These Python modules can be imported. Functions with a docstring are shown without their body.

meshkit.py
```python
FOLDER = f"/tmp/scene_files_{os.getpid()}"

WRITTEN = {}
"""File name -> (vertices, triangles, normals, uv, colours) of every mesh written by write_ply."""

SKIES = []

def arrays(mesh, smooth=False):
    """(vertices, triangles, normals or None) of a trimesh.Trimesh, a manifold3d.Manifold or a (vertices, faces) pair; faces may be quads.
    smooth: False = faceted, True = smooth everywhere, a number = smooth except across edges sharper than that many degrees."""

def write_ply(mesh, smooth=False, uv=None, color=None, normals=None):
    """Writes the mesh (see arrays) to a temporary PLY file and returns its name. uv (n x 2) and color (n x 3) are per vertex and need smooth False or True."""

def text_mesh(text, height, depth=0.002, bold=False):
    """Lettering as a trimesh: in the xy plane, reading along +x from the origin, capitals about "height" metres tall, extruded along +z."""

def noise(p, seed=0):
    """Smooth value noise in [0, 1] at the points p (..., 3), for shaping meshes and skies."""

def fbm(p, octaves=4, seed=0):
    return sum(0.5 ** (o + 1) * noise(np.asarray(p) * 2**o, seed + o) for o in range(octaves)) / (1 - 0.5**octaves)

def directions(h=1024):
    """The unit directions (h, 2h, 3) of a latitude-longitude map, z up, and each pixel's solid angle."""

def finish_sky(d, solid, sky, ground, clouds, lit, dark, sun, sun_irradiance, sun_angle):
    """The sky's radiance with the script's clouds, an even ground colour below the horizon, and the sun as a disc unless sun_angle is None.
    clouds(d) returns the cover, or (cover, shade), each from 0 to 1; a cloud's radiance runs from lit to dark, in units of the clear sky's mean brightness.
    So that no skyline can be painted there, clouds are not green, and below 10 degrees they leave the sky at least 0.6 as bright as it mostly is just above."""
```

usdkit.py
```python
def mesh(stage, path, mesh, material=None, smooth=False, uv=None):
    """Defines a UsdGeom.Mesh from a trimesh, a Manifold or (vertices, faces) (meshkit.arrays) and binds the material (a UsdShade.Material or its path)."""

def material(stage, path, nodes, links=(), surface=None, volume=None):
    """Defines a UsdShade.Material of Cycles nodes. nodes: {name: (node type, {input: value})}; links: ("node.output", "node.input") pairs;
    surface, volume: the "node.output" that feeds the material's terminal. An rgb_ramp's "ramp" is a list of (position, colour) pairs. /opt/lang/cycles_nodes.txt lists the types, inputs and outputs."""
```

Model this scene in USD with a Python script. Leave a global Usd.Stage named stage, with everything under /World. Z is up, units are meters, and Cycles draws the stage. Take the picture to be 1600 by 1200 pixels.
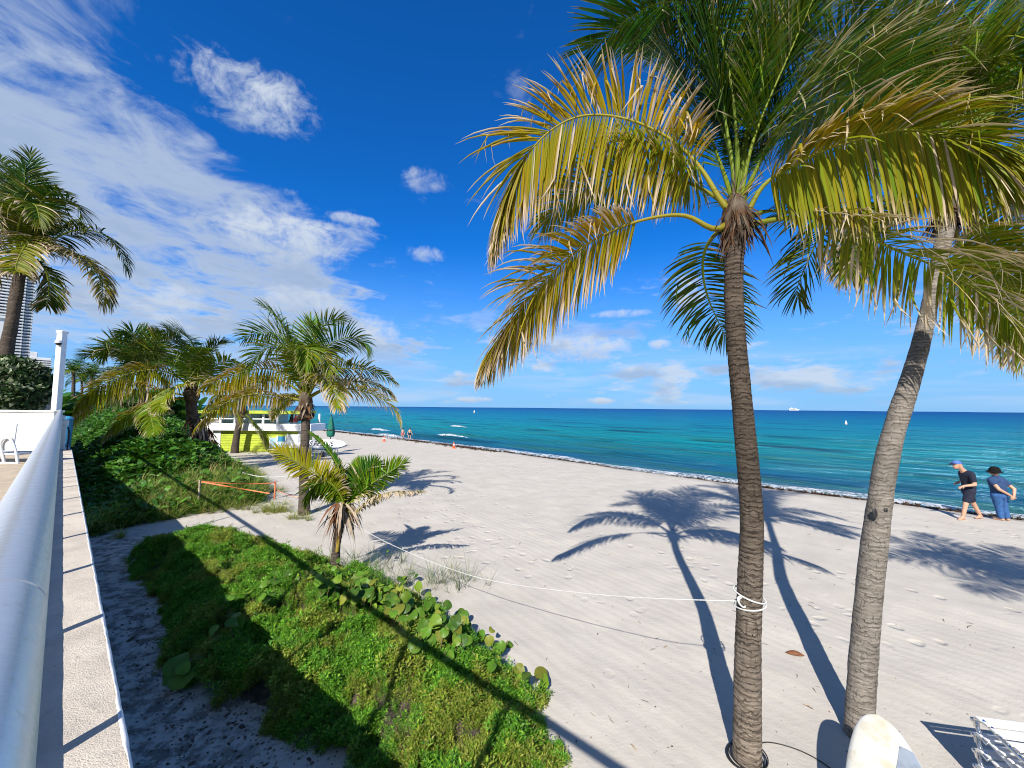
import math, numpy as np, trimesh, usdkit, meshkit
import manifold3d as m3
from pxr import Usd, UsdGeom, UsdLux, UsdShade, Sdf, Gf, Vt
from scipy.interpolate import CubicSpline, PchipInterpolator
from shapely.geometry import Polygon, Point
import shapely

stage = Usd.Stage.CreateInMemory()
UsdGeom.SetStageUpAxis(stage, 'Z')
UsdGeom.Xform.Define(stage, '/World')
stage.SetDefaultPrim(stage.GetPrimAtPath('/World'))
UsdGeom.Scope.Define(stage, '/World/Looks')
PI = math.pi

# ------------------------------------------------------------------ camera
F, CH = 610.0, 3.3                      # focal length in photo pixels (1600 wide), height of the lens above the sand
PITCH, ROLL = math.atan(36.8 / F), 0.0093
FW = np.array([0, math.cos(PITCH), math.sin(PITCH)])
UP0 = np.array([0, -math.sin(PITCH), math.cos(PITCH)])
RT = math.cos(ROLL) * np.array([1.0, 0, 0]) + math.sin(ROLL) * UP0
UP = math.cos(ROLL) * UP0 - math.sin(ROLL) * np.array([1.0, 0, 0])
CAM = np.array([0, 0, CH])
cam = UsdGeom.Camera.Define(stage, '/World/camera')
cam.CreateHorizontalApertureAttr(36.0)
cam.CreateVerticalApertureAttr(27.0)
cam.CreateFocalLengthAttr(36.0 * F / 1600)
cam.CreateClippingRangeAttr(Gf.Vec2f(0.02, 30000))
cam.CreateExposureAttr(0.62)
cam.AddTransformOp().Set(Gf.Matrix4d(*RT, 0, *UP, 0, *(-FW), 0, *CAM, 1))

# ------------------------------------------------------------------ sun and sky
SUN_EL = math.radians(38.0)
SUN_H = np.array([-0.286, -0.958])
SUN = np.array([*(SUN_H * math.cos(SUN_EL)), math.sin(SUN_EL)]); SUN /= np.linalg.norm(SUN)
sun = UsdLux.DistantLight.Define(stage, '/World/sun')
sun.CreateIntensityAttr(1.2); sun.CreateAngleAttr(0.53); sun.CreateColorAttr(Gf.Vec3f(1.0, 0.95, 0.88))
sun.GetPrim().CreateAttribute('inputs:normalize', Sdf.ValueTypeNames.Bool).Set(True)
_z = SUN; _x = np.cross([0, 0, 1.0], _z); _x /= np.linalg.norm(_x); _y = np.cross(_z, _x)
sun.AddTransformOp().Set(Gf.Matrix4d(*_x, 0, *_y, 0, *_z, 0, 0, 0, 50, 1))
SKY_STRENGTH = 0.06


class G:
    """A small builder of node graphs: a value 'node.socket' becomes a link."""
    def __init__(s): s.nodes, s.links = {}, []
    def n(s, kind, out=None, **k):
        name = 'n%03d' % len(s.nodes); vals = {}
        for a, b in k.items():
            if isinstance(b, str) and '.' in b: s.links.append((b, name + '.' + a))
            else: vals[a] = b
        s.nodes[name] = (kind, vals)
        return name + '.' + out if out else name
    def m(s, op, a, b=0.0, c=0.0): return s.n('math', 'value', math_type=op, value1=a, value2=b, value3=c)
    def mix(s, f, a, b, t='mix'): return s.n('mix', 'color', mix_type=t, fac=f, color1=a, color2=b)
    def step(s, v, lo, hi, a=0.0, b=1.0):
        return s.n('map_range', 'result', range_type='smoothstep', value=v, from_min=lo, from_max=hi, to_min=a, to_max=b, clamp=True)
    def noise(s, vec, scale, detail=4, rough=0.5, dist=0.0, out='fac'):
        return s.n('noise_texture', out, vector=vec, scale=scale, detail=detail, roughness=rough, distortion=dist)
    def pos(s): return s.n('geometry', 'position')
    def obj(s): return s.n('texture_coordinate', 'object')
    def stretch(s, v, sc, rot=(0, 0, 0)): return s.n('mapping', 'vector', vector=v, scale=sc, rotation=rot)
    def bump(s, h, strength=0.5, dist=0.02): return s.n('bump', 'normal', height=h, strength=strength, distance=dist)
    def done(s, name, surface, volume=None): return usdkit.material(stage, '/World/Looks/' + name, s.nodes, s.links, surface=surface, volume=volume)


# small clouds at their bearings: direction, angular half width and half height, density
PUFFS = [((-.70, 1, .83), .10, .05, .9), ((-.60, 1, .44), .11, .055, .95), ((-.42, 1, .49), .05, .012, .7), ((-.235, 1, .60), .05, .025, .55), ((-.23, 1, .40), .045, .018, .6), ((.46, 1, .30), .035, .045, .9), ((-.36, 1, .19), .06, .035, .8),
         ((.20, 1, .155), .10, .035, .85), ((.38, 1, .165), .025, .012, .8), ((.28, 1, .245), .07, .010, .7), ((-.87, 1, .27), .04, .03, .8), ((-.55, 1, .27), .10, .03, .7), ((.23, 1, .02), .03, .008, .9), ((-.1, 1, .02), .05, .008, .8)]
def sky_material():
    g = G()
    d = g.n('texture_coordinate', 'generated')
    sx = g.n('separate_xyz', vector=d)
    X, Y, Z = sx + '.x', sx + '.y', sx + '.z'
    sky = g.n('sky_texture', 'color', sky_type='single_scattering', sun_disc=False, sun_elevation=SUN_EL,
              sun_rotation=math.atan2(SUN[0], SUN[1]), air_density=1.0, aerosol_density=0.30, ozone_density=1.6, altitude=0.0)
    tow = g.step(g.n('vector_math', 'value', math_type='dot_product', vector1=d, vector2=tuple(SUN)), 0.15, 0.95)
    sky = g.mix(1.0, sky, g.mix(tow, (0.075, 0.86, 1.95), (0.80, 0.95, 1.10)), 'multiply')  # blue tint eased toward the unseen sun, so shadow fill turns less blue
    U = 1.0 / SKY_STRENGTH
    sky = g.mix(g.step(Z, 0.40, -0.06, 0.0, 0.95), sky, g.mix(g.step(Y, 0.15, -0.35), (0.195 * U, 0.37 * U, 0.62 * U), (0.36 * U, 0.43 * U, 0.50 * U)))  # unseen horizon behind the camera whitened, to make shadow fill less blue
    zc = g.m('add', g.m('maximum', Z, 0.0), 0.05)
    px, py = g.m('divide', X, zc), g.m('divide', Y, zc)
    P = g.n('combine_xyz', 'vector', x=px, y=py, z=0.0)
    # a long bank of altocumulus that runs inland, and loose shreds beside it
    big = g.noise(P, 1.25, 10, 0.60, 0.5)
    fine = g.noise(g.stretch(P, (1.0, 0.8, 1.0), (0, 0, 0.5)), 4.2, 8, 0.62, 0.7)
    wob = g.noise(P, 0.9, 3, 0.5, 0.3)
    edge = g.m('add', g.m('add', px, g.m('multiply', py, 0.05)), g.m('multiply', g.m('subtract', wob, 0.5), 1.5))
    bank = g.m('multiply', g.step(edge, -0.45, -1.5), g.step(edge, -7.0, -2.8))
    bank = g.m('multiply', bank, g.step(py, -1.0, 0.4))  # bank ended behind the camera to lower the sky fill in shadows
    body = g.m('add', g.m('multiply', big, 0.62), g.m('multiply', fine, 0.38))
    c1 = g.step(g.m('add', body, g.m('multiply', bank, 0.20)), 0.565, 0.73)
    c1 = g.m('multiply', c1, g.step(Z, 0.05, 0.16))
    # low cumulus puffs and veils over the horizon
    Q = g.n('combine_xyz', 'vector', x=X, y=Y, z=g.m('multiply', Z, 3.0))
    puff = g.m('add', g.m('multiply', g.noise(Q, 4.2, 2, 0.5, 0.2), 0.62), g.m('multiply', g.noise(Q, 15.0, 7, 0.6, 0.3), 0.38))
    c2 = g.m('multiply', g.step(puff, 0.50, 0.61), g.m('multiply', g.step(Z, 0.0, 0.03), g.step(Z, 0.30, 0.12)))
    V = g.n('combine_xyz', 'vector', x=X, y=Y, z=g.m('multiply', Z, 9.0))
    veil = g.noise(V, 2.6, 6, 0.55, 0.4)
    c3 = g.m('multiply', g.step(veil, 0.42, 0.68, 0.0, 0.62), g.m('multiply', g.step(Z, 0.0, 0.02), g.step(Z, 0.17, 0.06)))
    thick = g.step(g.m('add', g.m('multiply', big, 0.7), g.m('multiply', g.m('multiply', bank, fine), 0.35)), 0.34, 0.62)
    white = (0.43 * U, 0.48 * U, 0.55 * U); grey = (0.25 * U, 0.325 * U, 0.455 * U)
    col1 = g.mix(thick, white, grey)
    col2 = g.mix(g.step(g.noise(Q, 9.0, 4, 0.5), 0.4, 0.66), white, grey)
    c = g.mix(g.m('multiply', c1, 0.93), sky, col1)
    c = g.mix(c3, c, (0.34 * U, 0.45 * U, 0.62 * U))
    rag = g.m('add', g.m('multiply', g.noise(g.stretch(d, (1, 1, 1.6)), 13.0, 9, 0.66, 0.9), 0.65), g.m('multiply', g.noise(d, 42.0, 6, 0.65, 0.5), 0.35))
    for (c0, rx, ry, amt) in PUFFS:
        c0 = np.array(c0) / np.linalg.norm(c0); e1 = np.cross(c0, [0, 0, 1.0]); e1 /= np.linalg.norm(e1); e2 = np.cross(e1, c0)
        a = g.n('vector_math', 'value', math_type='dot_product', vector1=d, vector2=tuple(e1 / rx)); b = g.n('vector_math', 'value', math_type='dot_product', vector1=d, vector2=tuple(e2 / ry))
        fr = g.n('vector_math', 'value', math_type='dot_product', vector1=d, vector2=tuple(c0))
        r2 = g.m('add', g.m('multiply', a, a), g.m('multiply', b, b))
        k = g.step(g.m('add', rag, g.m('multiply', g.step(r2, 2.4, 0.0), 0.30)), 0.60, 0.90, 0.0, amt)
        k = g.m('multiply', g.m('multiply', k, g.step(r2, 3.2, 0.4)), g.step(fr, 0.5, 0.7))
        c = g.mix(k, c, g.mix(g.step(b, 0.3, -0.8, 0.0, 0.6), white, grey))
    c = g.mix(g.m('multiply', c2, 0.8), c, col2)
    bg = g.n('background_shader', 'background', color=c, strength=SKY_STRENGTH)
    return g.done('sky', bg)


dome = UsdLux.DomeLight.Define(stage, '/World/sky')
UsdShade.MaterialBindingAPI.Apply(dome.GetPrim()).Bind(sky_material())
dome.GetPrim().SetCustomDataByKey('kind', 'structure')


# ------------------------------------------------------------------ from the photograph to the place
def ray(u, v): return FW + (u - 800) / F * RT - (v - 600) / F * UP
def at(u, v, y):
    d = ray(u, v); return CAM + d * (y / d[1])
def gnd(u, v, z=0.0):
    d = ray(u, v); return CAM + d * ((z - CH) / d[2])
WD, WN = np.array([-0.754, 0.657]), np.array([0.657, 0.754])     # along the sea wall, and from it towards the sea
def sa(s, a, z): return np.array([*(s * WD + a * WN), z])
def to_sa(p): p = np.asarray(p); return p[..., :2] @ WD, p[..., :2] @ WN
SHORE = PchipInterpolator([-400, -60, -4.2, 4.2, 19.7, 34.9, 57.4, 120, 900], [18, 19.0, 20.45, 20.7, 22.6, 23.8, 24.5, 25, 30])
BED_PX = [(190, 882, .05), (258, 845, .15), (330, 826, .25), (400, 838, .2), (440, 858, .2), (480, 868, .2), (530, 885, .1), (590, 897, .15), (660, 935, .15), (720, 988, .15),
          (790, 1038, .15), (835, 1085, .1), (856, 1140, .05), (866, 1200, .05), (870, 1380, .0), (600, 1380, .0), (505, 1200, 0), (440, 1152, 0), (380, 1120, 0), (310, 1088, 0), (285, 1058, 0), (262, 1030, 0),
          (245, 1012, 0), (268, 975, 0), (248, 930, 0), (225, 908, 0)]
BED = Polygon([tuple(gnd(*p)[:2]) for p in BED_PX]).buffer(0)
THICKET = Polygon([tuple(sa(s, a, 0)[:2]) for s, a in [(14.2, 0.3), (14.9, 1.6), (15.0, 3.2), (15.2, 4.6), (17.0, 5.3), (19.5, 5.6), (23, 5.2), (29, 6.0), (40, 7.5), (75, 9), (75, 0.3)]])


def inside(poly, xy):
    """Distance to the outline, positive inside."""
    pts = shapely.points(xy)
    d = shapely.distance(poly.exterior, pts)
    return np.where(shapely.contains(poly, pts), d, -d)


def sand_z(xy):
    xy = np.asarray(xy, float)
    s, a = to_sa(xy)
    t = np.clip((a - SHORE(np.clip(s, -400, 900)) + 1.7) / 1.7, 0, 8)
    z = -0.10 * t ** 1.2 - 0.25 * np.clip(t - 1, 0, 8)
    p = np.stack([xy[..., 0], xy[..., 1], 0 * xy[..., 0]], -1)
    near = np.exp(-(np.hypot(xy[..., 0], xy[..., 1]) / 45) ** 2)
    z = z + near * (0.055 * (meshkit.fbm(p * 0.8, 3, 3) - 0.5) + 0.035 * (meshkit.fbm(p * 3.1, 3, 8) - 0.5))
    return z
def bed_h(xy):
    p = np.stack([xy[..., 0], xy[..., 1], 0 * xy[..., 0]], -1)
    d = inside(BED, xy)
    return np.where(d > 0, 0.36 * (1 - np.exp(-np.maximum(d, 0) / 0.30)) + (0.44 * (meshkit.fbm(p * 1.9, 3, 5) - 0.5) + .20 * (meshkit.fbm(p * 4.8, 2, 35) - .5)) * np.clip(d / 0.3, 0, 1), 0)
def thicket_h(xy):
    s, a = to_sa(xy); d = np.maximum(inside(THICKET, xy), 0)
    p = np.stack([xy[..., 0], xy[..., 1], 0 * xy[..., 0]], -1)
    top = np.interp(s, [14, 16, 18, 21, 26, 40, 75], [0.25, 0.5, 0.85, 1.6, 2.15, 2.5, 2.6])
    return (top + 0.9 * (meshkit.fbm(p * 0.9, 3, 15) - 0.5) * np.clip(top, 0, 1)) * (1 - np.exp(-d / np.where(s < 20, 0.7, 0.9)))
def on_sand(p): return np.array([p[0], p[1], float(sand_z(np.array([p[:2]]))[0])])


# ------------------------------------------------------------------ prims
used = {}
def numbered(path):
    k = used.get(path, 0); used[path] = k + 1
    return path if k == 0 else f'{path}_{k:03d}'
class Thing:
    def __init__(s, name, label, cat, loc=(0, 0, 0), group=None, kind=None):
        s.loc = np.array(loc, float)
        x = UsdGeom.Xform.Define(stage, numbered('/World/' + name)); x.AddTranslateOp().Set(Gf.Vec3d(*map(float, loc)))
        s.prim = x.GetPrim(); s.path = str(s.prim.GetPath()); tag(s.prim, label, cat, group, kind)
    def part(s, name, geo, material, parent=None, smooth=False, tint=None, label=None, kind=None):
        """geo in world coordinates."""
        base = s.path if parent is None else parent
        v, f = geo_arrays(geo)
        p = put(numbered(base + '/' + name), v - s.loc, f, material, smooth, tint)
        if label: p.SetCustomDataByKey('label', label)
        if kind: p.SetCustomDataByKey('kind', kind)
        return str(p.GetPath())
def tag(p, label=None, cat=None, group=None, kind=None):
    for k, v in (('label', label), ('category', cat), ('group', group), ('kind', kind)):
        if v: p.SetCustomDataByKey(k, v)
def geo_arrays(geo):
    v, f, _ = meshkit.arrays(geo, False); return v, f
def put(path, v, f, material, smooth=False, tint=None):
    if smooth is True or tint is not None and smooth:
        v, f, n = meshkit.arrays((v, f), True)
        m = usdkit.mesh(stage, path, (v, f), material)
        m.CreateNormalsAttr(Vt.Vec3fArray.FromNumpy(n.astype(np.float32))); m.SetNormalsInterpolation('vertex')
    else:
        m = usdkit.mesh(stage, path, (v, f), material, smooth=smooth)
    if tint is not None:
        UsdGeom.PrimvarsAPI(m).CreatePrimvar('tint', Sdf.ValueTypeNames.Color3fArray, 'vertex').Set(Vt.Vec3fArray.FromNumpy(np.asarray(tint, np.float32)))
    return m.GetPrim()
def single(name, geo, material, label=None, cat=None, group=None, kind=None, smooth=False, tint=None):
    v, f = geo_arrays(geo)
    p = put(numbered('/World/' + name), v, f, material, smooth, tint); tag(p, label, cat, group, kind); return p


# ------------------------------------------------------------------ shapes
def cat(parts):
    vs, fs, n = [], [], 0
    for g in parts:
        v, f = geo_arrays(g); vs.append(v); fs.append(f + n); n += len(v)
    return np.vstack(vs), np.vstack(fs)
def box(lo, hi, bevel=0.0):
    lo, hi = np.minimum(lo, hi), np.maximum(lo, hi)
    if bevel <= 0:
        b = trimesh.creation.box(hi - lo); b.apply_translation((lo + hi) / 2); return np.array(b.vertices), np.array(b.faces)
    return rbox(lo, hi, bevel)
def rbox(lo, hi, b):
    lo, hi = np.asarray(lo, float), np.asarray(hi, float); pts = []
    for i in range(8):
        c = np.array([(lo, hi)[(i >> k) & 1][k] for k in range(3)])
        for k in range(3):
            q = c.copy()
            for j in range(3):
                if j != k: q[j] += b if (i >> j) & 1 == 0 else -b
            pts.append(q)
    h = m3.Manifold.hull_points(np.array(pts)).to_mesh()
    return np.array(h.vert_properties[:, :3], float), np.array(h.tri_verts)
def frame_sa(geo):
    """from (along wall, away from wall, z) to world."""
    v, f = geo_arrays(geo)
    return np.column_stack([v[:, 0:1] * WD + v[:, 1:2] * WN, v[:, 2]]), f[:, ::-1]
def spline(P, n):
    P = np.asarray(P, float)
    if len(P) == 2: return P[0] + (P[1] - P[0]) * np.linspace(0, 1, n)[:, None]
    d = np.r_[0, np.cumsum(np.linalg.norm(np.diff(P, axis=0), axis=1))]
    c = CubicSpline(d / d[-1], P); t = np.linspace(0, 1, 200); q = c(t)
    e = np.r_[0, np.cumsum(np.linalg.norm(np.diff(q, axis=0), axis=1))]
    return c(np.interp(np.linspace(0, e[-1], n), e, t))
def tube(P, r, sides=8, caps=True):
    P = np.asarray(P, float); n = len(P); r = np.broadcast_to(r, (n,) if np.ndim(r) < 2 else np.shape(r))
    T = np.gradient(P, axis=0); T /= np.linalg.norm(T, axis=1, keepdims=True) + 1e-12
    a = np.cross(T[0], [0, 0, 1.0] if abs(T[0][2]) < 0.9 else [1.0, 0, 0]); A = []
    for t in T:
        a = a - t * (a @ t); a = a / (np.linalg.norm(a) + 1e-12); A.append(a)
    A = np.array(A); B = np.cross(T, A); ang = np.arange(sides) * 2 * PI / sides
    rr = r[:, None, None] if r.ndim == 1 else r[:, :, None]
    v = P[:, None] + rr * (np.cos(ang)[None, :, None] * A[:, None] + np.sin(ang)[None, :, None] * B[:, None])
    i, j = np.meshgrid(np.arange(n - 1), np.arange(sides), indexing='ij')
    q = np.stack([i * sides + j, i * sides + (j + 1) % sides, (i + 1) * sides + (j + 1) % sides, (i + 1) * sides + j], -1).reshape(-1, 4)
    f = np.vstack([q[:, [0, 1, 2]], q[:, [0, 2, 3]]]); v = v.reshape(-1, 3)
    if caps:
        c0, c1 = len(v), len(v) + 1; v = np.vstack([v, P[0], P[-1]]); k = np.arange(sides)
        f = np.vstack([f, np.stack([np.full(sides, c0), (k + 1) % sides, k], 1), np.stack([np.full(sides, c1), (n - 1) * sides + k, (n - 1) * sides + (k + 1) % sides], 1)])
    return v, f
def lathe(profile, centre, sides=20):
    pr = np.array(profile, float); ang = np.arange(sides) * 2 * PI / sides
    v = np.stack([pr[:, None, 0] * np.cos(ang), pr[:, None, 0] * np.sin(ang), np.repeat(pr[:, 1:2], sides, 1)], -1).reshape(-1, 3) + np.asarray(centre)
    i, j = np.meshgrid(np.arange(len(pr) - 1), np.arange(sides), indexing='ij')
    q = np.stack([i * sides + j, i * sides + (j + 1) % sides, (i + 1) * sides + (j + 1) % sides, (i + 1) * sides + j], -1).reshape(-1, 4)
    return v, np.vstack([q[:, [0, 1, 2]], q[:, [0, 2, 3]]])
def grid(xs, ys, fn):
    X, Y = np.meshgrid(xs, ys, indexing='ij'); v = fn(X.ravel(), Y.ravel()); ny = len(ys)
    i, j = np.meshgrid(np.arange(len(xs) - 1), np.arange(ny - 1), indexing='ij')
    q = np.stack([i * ny + j, (i + 1) * ny + j, (i + 1) * ny + j + 1, i * ny + j + 1], -1).reshape(-1, 4)
    return v, np.vstack([q[:, [0, 1, 2]], q[:, [0, 2, 3]]])
def compact(v, f):
    k, inv = np.unique(f, return_inverse=True); return v[k], inv.reshape(f.shape)
def hull(pts):
    h = m3.Manifold.hull_points(np.asarray(pts, float)).to_mesh(); return np.array(h.vert_properties[:, :3], float), np.array(h.tri_verts)
def instances(path, protos, pos, quat, scale, idx):
    """protos: list of (v, f, material, tint). One PointInstancer."""
    pi = UsdGeom.PointInstancer.Define(stage, path); rel = pi.CreatePrototypesRel()
    for k, (v, f, m, t) in enumerate(protos):
        p = put(f'{path}/shape_{k + 1:03d}', v, f, m, False, t); rel.AddTarget(p.GetPath())
    pi.CreatePositionsAttr(Vt.Vec3fArray.FromNumpy(np.asarray(pos, np.float32)))
    q = np.asarray(quat)   # w x y z
    pi.CreateOrientationsAttr(Vt.QuathArray([Gf.Quath(float(w), float(x), float(y), float(z)) for w, x, y, z in q]))
    pi.CreateScalesAttr(Vt.Vec3fArray.FromNumpy(np.repeat(np.asarray(scale, np.float32)[:, None], 3, 1)))
    pi.CreateProtoIndicesAttr(Vt.IntArray.FromNumpy(np.asarray(idx, np.int32)))
    return pi.GetPrim()
def quats(yaw, tilt_dir, tilt):
    """yaw about z, then tilt about a horizontal axis."""
    qy = np.stack([np.cos(yaw / 2), 0 * yaw, 0 * yaw, np.sin(yaw / 2)], 1)
    qt = np.stack([np.cos(tilt / 2), np.sin(tilt / 2) * np.cos(tilt_dir), np.sin(tilt / 2) * np.sin(tilt_dir), 0 * yaw], 1)
    w1, x1, y1, z1 = qt.T; w2, x2, y2, z2 = qy.T
    return np.stack([w1*w2-x1*x2-y1*y2-z1*z2, w1*x2+x1*w2+y1*z2-z1*y2, w1*y2-x1*z2+y1*w2+z1*x2, w1*z2+x1*y2-y1*x2+z1*w2], 1)
def sample_in(poly, n, rng):
    x0, y0, x1, y1 = poly.bounds; out = np.zeros((0, 2))
    while len(out) < n:
        q = np.column_stack([rng.uniform(x0, x1, n * 2), rng.uniform(y0, y1, n * 2)])
        out = np.vstack([out, q[shapely.contains_xy(poly, q[:, 0], q[:, 1])]])
    return out[:n]


# ------------------------------------------------------------------ materials
def plain(name, col, rough=0.5, metal=0.0, vary=0.12, scale=8.0, bump=0.0, bscale=60.0, bdist=0.004, spec=0.5, dark=None, coat=0.0):
    g = G(); p = g.pos()
    c2 = tuple(x * (1 - vary * 1.6) for x in col) if dark is None else dark
    f = g.step(g.noise(p, scale, 5, 0.6), 0.35, 0.68)
    base = g.mix(f, col, c2)
    k = dict(base_color=base, roughness=g.m('add', g.m('multiply', f, 0.12), rough - 0.05), metallic=metal, specular_ior_level=spec, coat_weight=coat)
    if bump: k['normal'] = g.bump(g.noise(p, bscale, 4, 0.6), bump, bdist)
    return g.done(name, g.n('principled_bsdf', 'BSDF', **k))
def leaf_material(name, rough=0.42, trans=0.35, spec=0.35):
    g = G(); t = g.n('attribute', 'color', attribute='tint')
    r = g.n('object_info', 'random')
    t2 = g.n('hsv', 'color', hue=0.5, saturation=1.0, value=g.m('add', 0.82, g.m('multiply', r, 0.36)), fac=1.0, color=t)
    a = g.n('principled_bsdf', 'BSDF', base_color=t2, roughness=rough, specular_ior_level=spec)
    b = g.n('translucent_bsdf', 'BSDF', color=g.mix(0.35, t2, g.mix(1.0, t2, (1.3, 1.25, 0.4), 'multiply')))
    return g.done(name, g.n('mix_closure', 'closure', fac=trans, closure1=a, closure2=b))
def tint_material(name, rough=0.8):
    g = G(); t = g.n('attribute', 'color', attribute='tint'); p = g.pos()
    t = g.mix(g.step(g.noise(p, 25.0, 4, 0.6), 0.3, 0.7), t, g.mix(1.0, t, (0.72, 0.7, 0.7), 'multiply'))
    return g.done(name, g.n('principled_bsdf', 'BSDF', base_color=t, roughness=rough, specular_ior_level=0.2))
M = {}
M['leaf'] = leaf_material('palm_leaf', 0.46, 0.28, 0.16)
M['small_leaf'] = leaf_material('small_leaf', 0.5, 0.3, 0.25)
M['broad_leaf'] = leaf_material('broad_leaf', 0.42, 0.3, 0.3)
M['fibre'] = tint_material('dry_fibre')
M['white_paint'] = plain('white_paint', (0.78, 0.79, 0.80), 0.4, vary=0.07, scale=5)
M['white_wall'] = plain('white_render_wall', (0.74, 0.74, 0.72), 0.8, vary=0.08, scale=3, bump=0.2, bscale=90)
M['white_plastic'] = plain('white_plastic', (0.80, 0.80, 0.79), 0.25, vary=0.05, scale=6)
M['chrome'] = plain('polished_steel', (0.75, 0.76, 0.78), 0.14, metal=1.0, vary=0.05)
M['black'] = plain('black_rubber', (0.015, 0.015, 0.016), 0.55)
M['rope'] = plain('white_rope', (0.64, 0.64, 0.61), 0.85, vary=0.2, scale=80, bump=0.5, bscale=160)
M['deck'] = plain('deck_paving', (0.52, 0.42, 0.30), 0.85, vary=0.15, scale=4, bump=0.3)
M['skin'] = plain('skin', (0.52, 0.29, 0.19), 0.55, vary=0.06)
M['hair'] = plain('dark_hair', (0.010, 0.009, 0.009), 0.9, spec=0.15, bump=0.8, bscale=45, bdist=0.02)
M['navy'] = plain('navy_cloth', (0.008, 0.012, 0.03), 0.9, bump=0.4, bscale=40, bdist=0.01)
M['blue_shirt'] = plain('blue_shirt_cloth', (0.022, 0.06, 0.16), 0.9, vary=0.3, scale=30, bump=0.4, bscale=40, bdist=0.01)
M['denim'] = plain('blue_trouser_cloth', (0.03, 0.11, 0.30), 0.9, vary=0.2, scale=12, bump=0.4, bscale=30, bdist=0.01)
M['cap'] = plain('blue_cap_cloth', (0.07, 0.15, 0.45), 0.85)
M['pink'] = plain('pink_swimwear', (0.55, 0.08, 0.10), 0.8)
M['orange'] = plain('orange_plastic', (0.85, 0.11, 0.03), 0.45)
M['tape'] = plain('orange_tape', (0.80, 0.22, 0.08), 0.5)
M['wood'] = plain('weathered_stake', (0.45, 0.36, 0.26), 0.85, vary=0.3, scale=20)
M['lime'] = plain('lime_paint', (0.45, 0.55, 0.05), 0.55, vary=0.12, scale=1.5)
M['aqua'] = plain('pale_blue_panel', (0.42, 0.62, 0.74), 0.4, vary=0.2, scale=5)
M['blue_panel'] = plain('blue_panel', (0.05, 0.30, 0.52), 0.4, vary=0.2, scale=5)
M['green_cloth'] = plain('green_umbrella_cloth', (0.01, 0.16, 0.11), 0.85)
M['red_cloth'] = plain('dark_red_cloth', (0.22, 0.03, 0.04), 0.9)
M['glass_dark'] = plain('tower_glass', (0.07, 0.11, 0.17), 0.12, vary=0.3, scale=0.05, spec=0.8)
M['concrete_white'] = plain('tower_white_concrete', (0.72, 0.73, 0.74), 0.8, vary=0.1, scale=0.1)
M['brown_leaf'] = plain('brown_dry_leaf', (0.22, 0.085, 0.03), 0.6, vary=0.3, scale=60, bump=0.5, bscale=90)


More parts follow.
